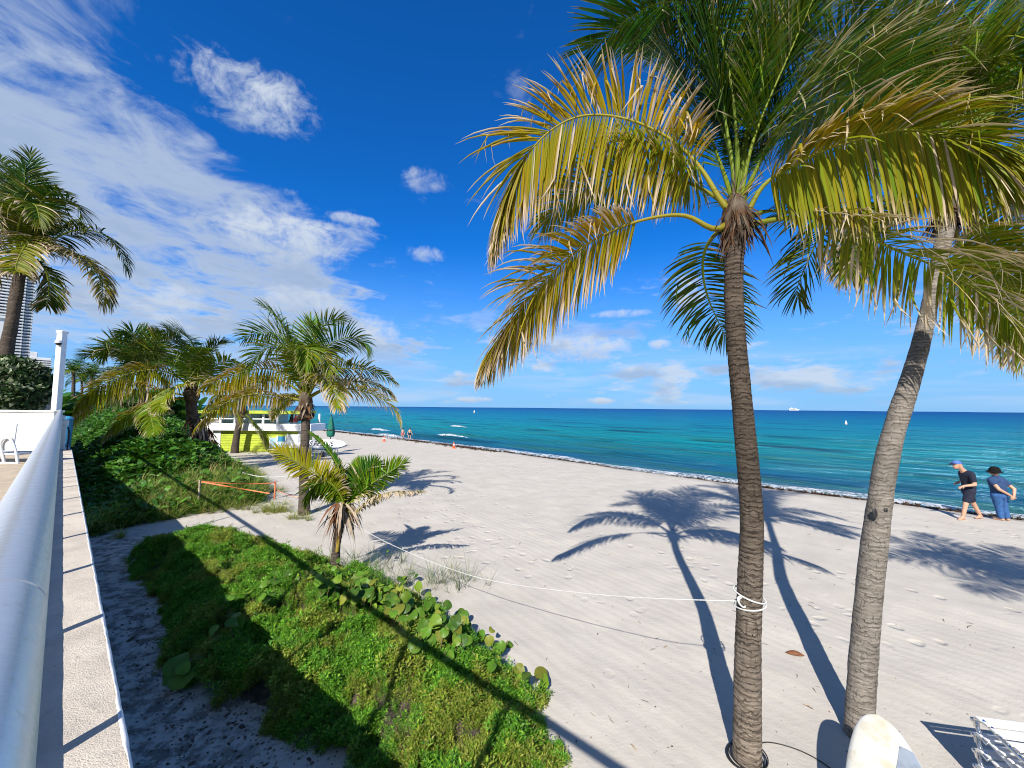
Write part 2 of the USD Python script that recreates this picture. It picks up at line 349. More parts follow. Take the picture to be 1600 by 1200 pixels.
def sand_material():
    g = G(); p = g.pos()
    sx = g.n('separate_xyz', vector=p)
    off = g.m('add', g.m('multiply', sx + '.x', 0.657), g.m('multiply', sx + '.y', 0.754))     # metres from the wall line
    n1 = g.noise(p, 1.1, 6, 0.6); n2 = g.noise(p, 130.0, 3, 0.7); n3 = g.noise(p, 9.0, 5, 0.6)
    c = g.mix(g.step(n1, 0.3, 0.7), (0.515, 0.475, 0.41), (0.455, 0.418, 0.36))
    c = g.mix(g.step(n3, 0.52, 0.75, 0, 0.5), c, (0.44, 0.405, 0.36))
    c = g.mix(g.step(n2, 0.60, 0.72, 0, 0.45), c, (0.26, 0.22, 0.18))
    # rows left by the beach rake, parallel to the shore
    rk = g.stretch(p, (1, 1, 1), (0, 0, 0.854))
    wv = g.n('wave_texture', 'fac', wave_type='bands', bands_direction='y', vector=rk, scale=1.7, distortion=2.6, detail=4.0, detail_scale=1.1, detail_roughness=0.6)
    rake = g.m('multiply', wv, g.step(g.noise(p, 0.16, 2), 0.36, 0.58))
    c = g.mix(g.m('multiply', rake, 0.26), c, (0.56, 0.525, 0.465))
    # dark, shelly litter on the strip below the wall
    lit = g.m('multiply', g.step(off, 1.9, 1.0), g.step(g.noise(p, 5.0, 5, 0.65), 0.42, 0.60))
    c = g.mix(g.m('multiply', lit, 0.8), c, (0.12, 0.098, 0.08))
    vor = g.n('voronoi_texture', 'distance', vector=p, scale=42.0)
    h = g.m('add', g.m('multiply', n3, 0.35), g.m('multiply', g.noise(p, 28.0, 4, 0.6), 0.30))
    h = g.m('add', h, g.m('multiply', n2, 0.08)); h = g.m('add', h, g.m('multiply', rake, 0.14))
    h = g.m('add', h, g.m('multiply', g.m('multiply', lit, vor), 0.6))
    far = g.n('vector_math', 'value', math_type='length', vector1=p)
    fp = g.n('voronoi_texture', 'distance', vector=g.stretch(g.n('vector_math', 'vector', math_type='add', vector1=p, vector2=g.n('vector_math', 'vector', math_type='scale', vector1=g.noise(p, 1.7, 2, 0.5, 0.0, 'color'), scale=0.35)), (1.0, 1.0, 0.0)), scale=3.1)
    walk = g.step(g.noise(g.stretch(rk, (0.15, 0.5, 1.0)), 0.9, 3), 0.46, 0.58)
    h = g.m('subtract', h, g.m('multiply', g.step(fp, 0.30, 0.12), g.m('multiply', walk, 1.5)))
    c = g.mix(g.step(sx + '.z', -0.02, -0.085, 0.0, 0.78), c, (0.17, 0.145, 0.115))
    nb = g.n('bump', 'normal', height=h, strength=0.50, distance=0.03)
    return g.done('pale_sand', g.n('principled_bsdf', 'BSDF', base_color=c, roughness=0.95, specular_ior_level=0.12, normal=nb))
def water_material():
    g = G(); p = g.pos(); sx = g.n('separate_xyz', vector=p)
    off = g.m('add', g.m('multiply', sx + '.x', 0.657), g.m('multiply', sx + '.y', 0.754))
    off = g.m('subtract', off, 21.5)
    q = g.stretch(p, (1, 1, 1), (0, 0, 0.854))
    n = g.noise(g.stretch(q, (0.35, 1.0, 1.0)), 0.045, 4, 0.55)
    o2 = g.m('multiply', off, g.m('add', 0.6, g.m('multiply', n, 0.8)))
    lg = g.m('logarithm', g.m('maximum', o2, 0.5), 10.0)
    c = g.n('rgb_ramp', 'color', fac=g.m('divide', g.m('add', lg, 0.3), 3.8),
            ramp=[(0.0, (0.05, 0.17, 0.22)), (0.20, (0.012, 0.13, 0.24)), (0.32, (0.010, 0.19, 0.24)), (0.45, (0.006, 0.27, 0.30)), (0.58, (0.004, 0.24, 0.32)), (0.70, (0.002, 0.14, 0.27)), (0.85, (0.001, 0.065, 0.20)), (1.0, (0.001, 0.045, 0.17))])
    # patches of darker water colour, drawn out along the shore
    patch = g.m('multiply', g.step(g.noise(g.stretch(q, (0.28, 1.0, 1.0)), 0.16, 5, 0.6), 0.52, 0.66), g.step(off, 260.0, 4.0, 0.0, 0.85))
    c = g.mix(patch, c, (0.004, 0.045, 0.075))
    silt = g.m('multiply', g.step(g.noise(g.stretch(q, (0.16, 1.0, 1.0)), 0.42, 5, 0.6, 0.3), 0.46, 0.66), g.step(off, 70.0, 3.0, 0.0, 0.75))
    c = g.mix(silt, c, (0.030, 0.165, 0.115))
    w1 = g.noise(g.stretch(q, (0.22, 1.0, 1.0)), 1.3, 7, 0.68, 0.4)
    w2 = g.noise(g.stretch(q, (0.35, 1.0, 1.0)), 0.32, 5, 0.58, 0.2)
    w4 = g.noise(g.stretch(q, (0.40, 1.0, 1.0)), 0.06, 4, 0.55, 0.2)
    h = g.m('add', g.m('multiply', w4, 4.0), g.m('add', g.m('multiply', w2, 1.7), g.m('multiply', w1, 0.85)))
    nb = g.n('bump', 'normal', height=h, strength=1.0, distance=0.95)
    df = g.n('diffuse_bsdf', 'BSDF', color=c, normal=nb)
    gl = g.n('glossy_bsdf', 'BSDF', color=(0.30, 0.55, 0.75), roughness=0.20, normal=nb)
    lw = g.n('layer_weight', 'fresnel', blend=0.22)
    return g.done('sea_water', g.n('mix_closure', 'closure', fac=g.m('multiply', lw, 0.42), closure1=df, closure2=gl))
M['sand'], M['water'] = sand_material(), water_material()
def foam_material():
    g = G(); p = g.pos()
    f = g.step(g.m('add', g.noise(p, 7.0, 6, 0.7), g.m('multiply', g.noise(p, 1.0, 3), 0.25)), 0.50, 0.72)
    s = g.n('principled_bsdf', 'BSDF', base_color=(0.82, 0.84, 0.85), roughness=0.7, normal=g.bump(g.noise(p, 30, 4), 0.6, 0.03))
    return g.done('sea_foam', g.n('mix_closure', 'closure', fac=f, closure1=s, closure2=g.n('transparent_bsdf', 'BSDF', color=(1, 1, 1))))
M['foam'] = foam_material()
def trunk_material(name, a, b, dark, hi0=90.0, hi1=99.0, lines=0.5, rel=0.8):
    g = G(); p = g.obj(); sz = g.n('separate_xyz', vector=p)
    rings = g.noise(g.stretch(p, (1.6, 1.6, 26.0)), 2.2, 6, 0.65, 0.3)
    crack = g.noise(g.stretch(p, (34.0, 34.0, 2.6)), 1.3, 5, 0.7)
    blot = g.noise(p, 3.2, 5, 0.6); hole = g.n('voronoi_texture', 'distance', vector=g.stretch(p, (1, 1, 0.7)), scale=22.0, randomness=1.0)
    c = g.mix(g.step(rings, 0.36, 0.64), a, b)
    c = g.mix(g.step(crack, 0.55, 0.68, 0, 0.75), c, dark)
    c = g.mix(g.step(blot, 0.44, 0.66, 0, 0.7), c, tuple(0.48 * x for x in a)); c = g.mix(g.step(g.noise(g.stretch(p, (2.0, 2.0, 0.8)), 2.4, 6, 0.65), 0.55, 0.72, 0, 0.6), c, tuple(1.35 * x for x in a))
    c = g.mix(g.m('multiply', g.step(hole, 0.16, 0.08), g.step(g.noise(p, 2.0, 2), 0.50, 0.58)), c, (0.02, 0.015, 0.012))
    c = g.mix(g.n('attribute', 'fac', attribute='scar'), c, dark)
    wv = g.n('wave_texture', 'fac', wave_type='bands', bands_direction='z', vector=p, scale=6.4, distortion=9.0, detail=4.0, detail_scale=1.6, detail_roughness=0.6)
    line = g.m('multiply', g.step(wv, 0.30, 0.02), g.step(g.noise(g.stretch(p, (6, 6, 14)), 1.0, 4), 0.34, 0.54))
    c = g.mix(g.m('multiply', line, lines), c, dark)
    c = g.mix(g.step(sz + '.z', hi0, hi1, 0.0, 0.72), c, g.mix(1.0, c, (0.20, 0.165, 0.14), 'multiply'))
    h = g.m('subtract', g.m('subtract', g.m('multiply', rings, 1.0), g.m('multiply', crack, 0.6)), line)
    nb = g.n('bump', 'normal', height=h, strength=rel, distance=0.014)
    return g.done(name, g.n('principled_bsdf', 'BSDF', base_color=c, roughness=0.92, specular_ior_level=0.15, normal=nb))
M['trunk'] = trunk_material('palm_trunk', (0.265, 0.235, 0.20), (0.155, 0.134, 0.112), (0.03, 0.025, 0.021), lines=0.3, rel=0.9)
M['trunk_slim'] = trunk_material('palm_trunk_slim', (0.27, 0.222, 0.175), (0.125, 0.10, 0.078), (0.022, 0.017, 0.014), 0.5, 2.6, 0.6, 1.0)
M['trunk_dark'] = trunk_material('palm_trunk_dark', (0.13, 0.105, 0.084), (0.08, 0.062, 0.048), (0.02, 0.016, 0.013))
def ledge_material():
    g = G(); p = g.pos()
    n1, n2, n3 = g.noise(p, 2.2, 6, 0.65), g.noise(p, 120.0, 4, 0.7), g.noise(p, 14.0, 6, 0.7)
    c = g.mix(g.step(n1, 0.35, 0.65), (0.66, 0.585, 0.48), (0.53, 0.465, 0.385))
    c = g.mix(g.step(n2, 0.52, 0.70, 0, 0.55), c, (0.32, 0.275, 0.225))
    c = g.mix(g.step(n3, 0.56, 0.74, 0, 0.55), c, (0.24, 0.222, 0.20))
    nb = g.bump(g.m('add', n2, g.m('multiply', n3, 1.2)), 0.7, 0.012)
    return g.done('rough_ledge_concrete', g.n('principled_bsdf', 'BSDF', base_color=c, roughness=0.95, specular_ior_level=0.15, normal=nb))
M['ledge'] = ledge_material()
def rail_material():
    g = G(); p = g.pos(); q = g.stretch(p, (1, 1, 1), (0, 0, -0.853))
    st = g.noise(g.stretch(q, (1.2, 30.0, 30.0)), 3.0, 5, 0.7)
    rg = g.m('add', 0.22, g.m('multiply', st, 0.22))
    c = g.mix(st, (0.80, 0.82, 0.84), (0.70, 0.72, 0.74))
    c = g.mix(g.step(g.noise(p, 60.0, 3), 0.62, 0.72, 0, 0.4), c, (0.5, 0.5, 0.48))
    return g.done('brushed_aluminium', g.n('principled_bsdf', 'BSDF', base_color=c, metallic=0.75, roughness=rg, specular_ior_level=0.5, normal=g.bump(st, 0.05, 0.002)))
M['rail'] = rail_material()
def board_material():
    g = G(); p = g.pos(); n = g.noise(p, 5.0, 4, 0.6)
    c = g.mix(g.step(n, 0.48, 0.66, 0, 0.75), (0.60, 0.59, 0.52), (0.50, 0.44, 0.31))
    return g.done('aged_white_board', g.n('principled_bsdf', 'BSDF', base_color=c, roughness=0.22, coat_weight=0.4))
M['board'] = board_material()
M['board_grey'] = plain('grey_board_tone', (0.28, 0.32, 0.38), 0.35, vary=0.15, scale=10)

# ------------------------------------------------------------------ the setting: sand, sea, foam, weed
def ramp_steps(pts):
    out = []
    for (a, n), (b, _) in zip(pts[:-1], pts[1:]): out.append(np.linspace(a, b, n, endpoint=False))
    return np.r_[np.concatenate(out), pts[-1][0]]
ss = ramp_steps([(-4000, 6), (-300, 12), (-30, 18), (-8, 260), (22, 120), (60, 30), (160, 20), (600, 8), (4000, 0)])
aa = ramp_steps([(-4000, 5), (-200, 12), (-6, 6), (0, 260), (26, 14), (40, 0)])
def sand_fn(s, a):
    xy = s[:, None] * WD + a[:, None] * WN
    z = sand_z(xy); z = np.where(a > 25, np.minimum(z, -0.6), z)
    return np.column_stack([xy, z])
v, f = grid(ss, aa, sand_fn)
single('sand', (v, f[:, ::-1]), M['sand'], kind='structure', smooth=True)

rng = np.random.default_rng(11)
ss = ramp_steps([(-6000, 8), (-120, 20), (-20, 320), (70, 60), (200, 20), (6000, 0)])
aa = ramp_steps([(17, 150), (44, 80), (90, 30), (300, 12), (1500, 6), (9000, 0)])
def sea_z(s, a):
    xy = s[:, None] * WD + a[:, None] * WN
    o = a - SHORE(np.clip(s, -400, 900))
    p3 = np.column_stack([s * 0.09, a * 0.30, 0 * s])
    warp = 2.5 * (meshkit.fbm(np.column_stack([s * 0.05, a * 0.06, 0 * s]), 3, 21) - 0.5)
    sw = np.sin((a + warp * 1.6) * 2 * PI / 4.6) * 0.5 + 0.5
    amp = 0.42 * meshkit.fbm(p3 * np.array([0.8, 0.4, 1]), 2, 31) * np.exp(-np.clip(o - 3, 0, 300) / 30) * np.clip((o - 0.5) / 3.0, 0, 1)
    near = np.exp(-np.clip(o, 0, 300) / 50) * np.clip(o / 2, 0, 1)
    return -0.10 + amp * sw ** 2 + near * 0.07 * (meshkit.fbm(np.column_stack([s * 0.5, a * 1.3, 0 * s]), 3, 41) - 0.5) + 0.035 * np.exp(-((o - 0.4) / 0.5) ** 2) * 0
def sea_fn(s, a): return np.column_stack([s[:, None] * WD + a[:, None] * WN, sea_z(s, a)])
v, f = grid(ss, aa, sea_fn)
single('sea', (v, f[:, ::-1]), M['water'], kind='structure', smooth=True)
# foam where the water meets the sand, following the swash
def foam_strip(s0, s1, n, width, shift, seed, k=9):
    s = np.linspace(s0, s1, n); w = width * (0.45 + 1.1 * meshkit.fbm(np.column_stack([s * 0.33, 0 * s, 0 * s]), 3, seed))
    c = SHORE(s) + shift + 0.55 * (meshkit.fbm(np.column_stack([s * 0.22, 0 * s + 3, 0 * s]), 3, seed + 5) - 0.5)
    vs = []
    for j in range(k):
        a = c + w * (j / (k - 1) - 0.1); xy = s[:, None] * WD + a[:, None] * WN
        z = np.maximum(sand_z(xy), sea_z(s, a)) + 0.012 + 0.035 * math.sin(PI * j / (k - 1)) * meshkit.fbm(np.column_stack([s * 3, a * 3, 0 * s]), 2, seed)
        vs.append(np.column_stack([xy, z]))
    v = np.stack(vs, 1).reshape(-1, 3)
    i, j = np.meshgrid(np.arange(n - 1), np.arange(k - 1), indexing='ij')
    q = np.stack([i * k + j, i * k + j + 1, (i + 1) * k + j + 1, (i + 1) * k + j], -1).reshape(-1, 4)
    return v, np.vstack([q[:, [0, 1, 2]], q[:, [0, 2, 3]]])
single('foam', cat([foam_strip(-12, 110, 900, 1.15, -0.2, 61)]), M['foam'], 'white line of foam where the sea meets the sand', 'foam', kind='stuff', smooth=True)
# breaking wavelets further out: short, curved, raised
for k, (u, vv, w) in enumerate([(591, 673, 2.4), (605, 680, 2.6), (703, 681, 2.8), (714, 668, 2.2)]):
    c = gnd(u, vv, -0.05); s, a = to_sa(c); n = 30; t = np.linspace(-1, 1, n)
    vs = []
    for j, (da, dz) in enumerate([(-0.35, 0.02), (-0.15, 0.11), (0.05, 0.16), (0.3, 0.09), (0.6, 0.0)]):
        sh = (1 - t ** 2); rr = 1 + 0.5 * (meshkit.fbm(np.column_stack([t * 4, 0 * t + j, 0 * t + k]), 2, 5) - 0.5)
        S_ = s + t * w; A_ = a + da * rr * (0.4 + 0.6 * sh) + 0.25 * t ** 2
        vs.append(np.column_stack([S_[:, None] * WD + A_[:, None] * WN, sea_z(S_, A_) + 0.01 + dz * sh * rr * 1.5]))
    vgrid = np.stack(vs, 1).reshape(-1, 3); i, j = np.meshgrid(np.arange(n - 1), np.arange(4), indexing='ij')
    q = np.stack([i * 5 + j, i * 5 + j + 1, (i + 1) * 5 + j + 1, (i + 1) * 5 + j], -1).reshape(-1, 4)
    single('breaking_wave', (vgrid, np.vstack([q[:, [0, 1, 2]], q[:, [0, 2, 3]]])), M['foam'],
           ['small white breaker just left of the two far bathers', 'low white breaker right behind the two far bathers', 'white breaker nearest the traffic cone by the water', 'short white breaker farthest out from the beach'][k], 'wave', 'small breakers off the beach', smooth=True)
# ------------------------------------------------------------------ sea wall, deck and guard rail
W = Thing('sea_wall', 'long low sea wall with rough concrete ledge and white chipped edge', 'wall', sa(0, 0, 0))
LZ = 1.75
rg = np.random.default_rng(5)
sl = np.arange(-3.0, 20.01, 0.03); jag = 0.007 * (meshkit.fbm(np.column_stack([sl * 9, 0 * sl, 0 * sl]), 4, 9) - 0.5) * 2
def edge_strip(a_of, z_of, rows):
    vs = [frame_sa((np.column_stack([sl, a_of(j), z_of(j)]), np.zeros((1, 3), int)))[0] for j in range(rows)]
    v = np.stack(vs, 1).reshape(-1, 3); n = len(sl); i, j = np.meshgrid(np.arange(n - 1), np.arange(rows - 1), indexing='ij')
    q = np.stack([i * rows + j, (i + 1) * rows + j, (i + 1) * rows + j + 1, i * rows + j + 1], -1).reshape(-1, 4)
    return v, np.vstack([q[:, [0, 1, 2]], q[:, [0, 2, 3]]])[:, ::-1]
top_a = [-0.30, -0.10, 0.0, 0.08, 0.15, 0.20, 0.235, 0.262]
un = [0.006 * (meshkit.fbm(np.column_stack([sl * 5, 0 * sl + q * 5, 0 * sl]), 4, 2) - 0.5) for q in top_a]
W.part('ledge_top', edge_strip(lambda j: np.full(len(sl), top_a[j]) + (jag if j == 7 else 0), lambda j: LZ + un[j] * 2, 8), M['ledge'], smooth=True)
chip = 0.007 * (meshkit.fbm(np.column_stack([sl * 13, 0 * sl + 4, 0 * sl]), 3, 19) - 0.5)
W.part('painted_edge', edge_strip(lambda j: (np.array([0.262, 0.270, 0.280, 0.284, 0.282])[j] + (jag if j == 0 else chip)), lambda j: LZ + np.array([0.002, 0.006, -0.006, -0.03, -0.12])[j] + 0 * sl, 5), M['white_paint'], smooth=True)
W.part('wall_face', frame_sa(box((-3, -0.2, -0.4), (20, 0.28, LZ - 0.03))), M['white_wall'])
pad = frame_sa(rbox(np.array([20.0, -0.28, -0.4]), np.array([34, 0.24, LZ - 0.06]), 0.01))
W.part('far_wall', pad, M['white_wall'])
single('deck', cat([frame_sa(box((-4, -14, 1.3), (20, -0.16, 1.78)))]), M['deck'], kind='structure')
RZ, RA, RR = 3.055, -0.043, 0.0435
R = Thing('guard_rail', 'thick pale metal guard rail along the sea wall', 'railing', sa(0, RA, LZ))
joints = [-2.2, 0.74, 6.6, 12.5, 19.6]
for i in range(4):
    R.part('top_rail', tube([sa(joints[i] + 0.004, RA, RZ), sa(joints[i + 1] - 0.004, RA, RZ)], RR, 40), M['rail'], smooth=35)
    if i: R.part('joint_sleeve', tube([sa(joints[i] - 0.05, RA, RZ), sa(joints[i] + 0.05, RA, RZ)], RR - 0.003, 40), M['chrome'], smooth=35)
R.part('kerb', frame_sa(rbox(np.array([-2.2, -0.15, LZ - .02]), np.array([19.6, -0.008, 1.832]), 0.006)), M['white_paint'])
for k in range(15):
    s = 2.66 + 1.39 * (k - 3)
    if s < 19.5: R.part('post', frame_sa(rbox(np.array([s - 0.026, RA - 0.024, LZ + 0.08]), np.array([s + 0.026, RA + 0.024, RZ - 0.03]), 0.006)), M['white_paint'])
# mast with a camera dome at the end of the rail
pb = at(88, 640, 13.1); pt = at(98, 520, 13.1)
Pm = Thing('lamp_mast', 'slim white square mast with a small black camera dome at its top', 'mast', (pb[0], pb[1], 1.6))
Pm.part('pole', cat([rbox(np.array([pb[0] - 0.09, pb[1] - 0.09, 1.6]), np.array([pb[0] + 0.09, pb[1] + 0.09, pt[2]]), 0.012)]), M['white_paint'])
Pm.part('cap', rbox(np.array([pb[0] - 0.11, pb[1] - 0.11, pt[2] - 0.02]), np.array([pb[0] + 0.11, pb[1] + 0.11, pt[2] + 0.06]), 0.015), M['white_paint'])
dm = trimesh.creation.icosphere(2, 0.075); dm.apply_translation((pb[0] + 0.05, pb[1] - 0.13, pt[2] - 0.38))
Pm.part('camera_dome', dm, M['black'], smooth=True)
Pm.part('camera_housing', lathe([(0.001, 0.1), (0.085, 0.09), (0.09, 0.0), (0.001, -0.005)], (pb[0] + 0.05, pb[1] - 0.13, pt[2] - 0.37)), M['white_plastic'], smooth=30)
Eb = Thing('end_post', 'short white capped post where the guard rail ends', 'post', sa(20.3, 0.0, LZ))
Eb.part('shaft', frame_sa(rbox(np.array([20.05, -0.14, 1.3]), np.array([20.4, 0.12, 2.55]), 0.015)), M['white_paint'])
Eb.part('cap', frame_sa(rbox(np.array([20.0, -0.19, 2.55]), np.array([20.45, 0.17, 2.75]), 0.03)), M['white_paint'])
Eb.part('crown', frame_sa(rbox(np.array([20.08, -0.11, 2.75]), np.array([20.37, 0.09, 2.9]), 0.04)), M['white_paint'])
single('black_hose', tube(spline([sa(20.0, 0.15, 2.5), sa(19.9, 0.19, 2.2), sa(19.7, 0.17, 1.9), sa(19.5, 0.18, 1.66), sa(18.9, 0.16, 1.66)], 40), 0.022, 8), M['black'], 'black hose hanging off the white end of the sea wall', 'hose', smooth=True)
tb = at(105, 655, 14.5)
Tb = Thing('blue_bin', 'blue plastic bin behind the end of the sea wall', 'bin', (tb[0], tb[1], 1.3))
Tb.part('body', lathe([(0.001, 1.35), (0.13, 1.35), (0.16, 2.72), (0.001, 2.72)], (tb[0], tb[1], 0)), M['blue_panel'], smooth=30)
Tb.part('lid', lathe([(0.175, 2.70), (0.175, 2.75), (0.10, 2.82), (0.001, 2.84)], (tb[0], tb[1], 0)), M['blue_panel'], smooth=30)

# parapet across the deck, picket railing, hedge bush, facade
c0 = at(0, 690, 12.6)
Pp = Thing('parapet', 'plain white parapet wall across the far end of the deck', 'wall', (-15, 12.7, 1.73))
xr = at(84, 650, 12.6)[0]
Pp.part('wall', rbox(np.array([-22, 12.6, 1.3]), np.array([xr, 12.85, 3.0]), 0.01), M['white_wall'])
Pp.part('coping', rbox(np.array([-22, 12.56, 3.0]), np.array([xr + 0.03, 12.89, 3.07]), 0.012), M['white_wall'])
Pk = Thing('picket_railing', 'short white picket railing beside the mast', 'railing', at(72, 640, 15.2))
x0, x1 = at(57, 640, 15.2)[0], at(88, 640, 15.2)[0]; zt, zb = at(72, 612, 15.2)[2], at(72, 642, 15.2)[2]
for k, x in enumerate(np.linspace(x0, x1, 5)): Pk.part('picket', rbox(np.array([x - .05, 15.15, zb - 1.2]), np.array([x + .05, 15.25, zt + (.12 if k % 2 else 0.02)]), .008), M['white_paint'])
Pk.part('rail', rbox(np.array([x0, 15.25, zt - .22]), np.array([x1, 15.3, zt - .1]), .006), M['white_paint'])
Pk.part('rail', rbox(np.array([x0, 15.25, zb]), np.array([x1, 15.3, zb + .12]), .006), M['white_paint'])
def facing(u1, v1, y):
    """A frame at the building's right front corner, its front turned to the beach."""
    c = at(u1, v1, y); th = math.atan2(-c[0], c[1]); ca, sa_ = math.cos(th), math.sin(th)
    def go(g):
        v, f = geo_arrays(g); return np.column_stack([c[0] + v[:, 0] * ca - v[:, 1] * sa_, c[1] + v[:, 0] * sa_ + v[:, 1] * ca, v[:, 2]]), f
    return c, ca, go
c, ca, go = facing(26, 510, 80)
Fb = Thing('white_facade', 'plain white end of a mid-rise building behind the leaning left palm', 'building', (c[0], c[1], 0))
zt = at(14, 500, 80)[2]
Fb.part('wall', go(rbox(np.array([-34, 0, 0]), np.array([0, 14, zt]), 0.05)), M['concrete_white'])
Fb.part('roof_edge', go(rbox(np.array([-34.2, -.3, zt]), np.array([.2, 14.2, zt + .5]), 0.05)), M['concrete_white'])
for k in range(6):
    for j in range(3): Fb.part('window', go(box((-30 + j * 4, -.06, 2 + k * 3.1), (-28 + j * 4, -0.01, 3.9 + k * 3.1))), M['glass_dark'])


def tower(name, label, u0, u1, vt, y, floors, depth, ledge, steps, crown=None):
    c, ca, go = facing(u1, 620, y); w = (c[0] - at(u0, 620, y)[0]) * ca; zt = at((u0 + u1) / 2, vt, y)[2]
    T = Thing(name, label, 'building', (c[0], c[1], 0)); fh = zt / floors
    T.part('glass_core', go(box((-w + ledge, ledge + 3.5, 0), (-ledge * .5, depth - ledge, zt - 0.3))), M['glass_dark'])
    for k in range(1, floors + 1):
        z = k * fh
        for (p0, p1, dy) in steps:
            a0, a1 = -w + w * p0, -w + w * p1
            T.part('balcony', go(cat([rbox(np.array([a0, dy, z - 0.12 * fh]), np.array([a1, depth, z]), .03), box((a0, dy, z), (a1, dy + .15, z + 0.30 * fh))])), M['concrete_white'])
    for p in np.linspace(0.02, 0.98, 7):
        T.part('pier', go(box((-w + w * p - .4, ledge * .6 + 3, 0), (-w + w * p + .4, ledge + 4, zt))), M['concrete_white'])
    T.part('roof', go(rbox(np.array([-w + .5, .4, zt]), np.array([-.5, depth, zt + fh * 1.1]), .3)), M['concrete_white'])
    if crown: T.part('penthouse', go(rbox(np.array([-w + w * crown[0], 3, zt + fh]), np.array([-w + w * crown[1], depth - 2, zt + crown[2]]), .3)), M['concrete_white'])
    return T
tower('tall_tower', 'tall white condominium tower with stacked balconies behind the left palm', -46, 41, 427, 420, 44, 34, 2.2, [(0, 0.62, 0), (0.64, 0.84, 1.0), (0.85, 1.0, 3.0)])
tower('short_tower', 'shorter white balcony tower right of the tall condominium tower', 37, 76, 563, 620, 22, 40, 2.2, [(0, 0.4, 1.5), (0.42, 1.0, 0)], (0.02, 0.42, 12))
tower('distant_block', 'low distant white block between the mast and the palms', 76, 92, 606, 700, 9, 30, 2.0, [(0, 1.0, 0)])

# sun lounger on the deck
Ln = Thing('sun_lounger', 'white framed sun lounger on the deck against the parapet', 'sun lounger', at(8, 730, 9.9))
y0 = 9.9
for dy in (0.0, 0.5):
    Ln.part('arm_frame', tube(spline([at(28, 729, y0) + [-1.3 * dy, dy, 0], at(26, 712, y0) + [-1.3 * dy, dy, 0], at(20, 692, y0) + [-1.3 * dy, dy, 0], at(13, 684, y0) + [-1.3 * dy, dy, 0], at(4, 687, y0) + [-1.3 * dy, dy, 0], at(1, 700, y0) + [-1.3 * dy, dy, 0], at(0, 734, y0) + [-1.3 * dy, dy, 0]], 40), 0.028, 10), M['white_plastic'], smooth=True)
b0, b1 = at(20, 663, y0), at(14, 704, y0); L0 = np.array([-0.65, 0, 0])
sl_v = np.array([b0, b1, b1 + L0, b0 + L0]); dpt = np.array([0, 0.03, 0])
M['sling'] = plain('grey_sling_fabric', (0.55, 0.55, 0.56), 0.8)
Ln.part('backrest', hull(np.vstack([sl_v + [0, .05, 0], sl_v + [0, .08, 0]])), M['sling'])
Ln.part('side_rail', tube([b0 + [0.02, .06, 0.02], b1 + [0.02, .06, -.02]], 0.022, 8), M['white_plastic'], smooth=True)
Ln.part('seat', rbox(np.array([at(0, 722, y0)[0] - 1.2, y0 + .02, 1.98]), np.array([at(24, 722, y0)[0], y0 + .6, 2.03]), .01), M['sling'])
Ln.part('foot_frame', rbox(np.array([at(0, 722, y0)[0] - 1.2, y0 - .02, 1.78]), np.array([at(26, 722, y0)[0], y0 + .02, 1.82]), .008), M['white_plastic'])
# ------------------------------------------------------------------ palms
GREEN, DEEP, LIME = np.array([0.068, 0.165, 0.006]), np.array([0.022, 0.078, 0.007]), np.array([0.17, 0.25, 0.025])
YELLOW, AMBER, STRAW, BROWN = np.array([0.37, 0.29, 0.008]), np.array([0.36, 0.16, 0.008]), np.array([0.55, 0.44, 0.31]), np.array([0.15, 0.075, 0.035])


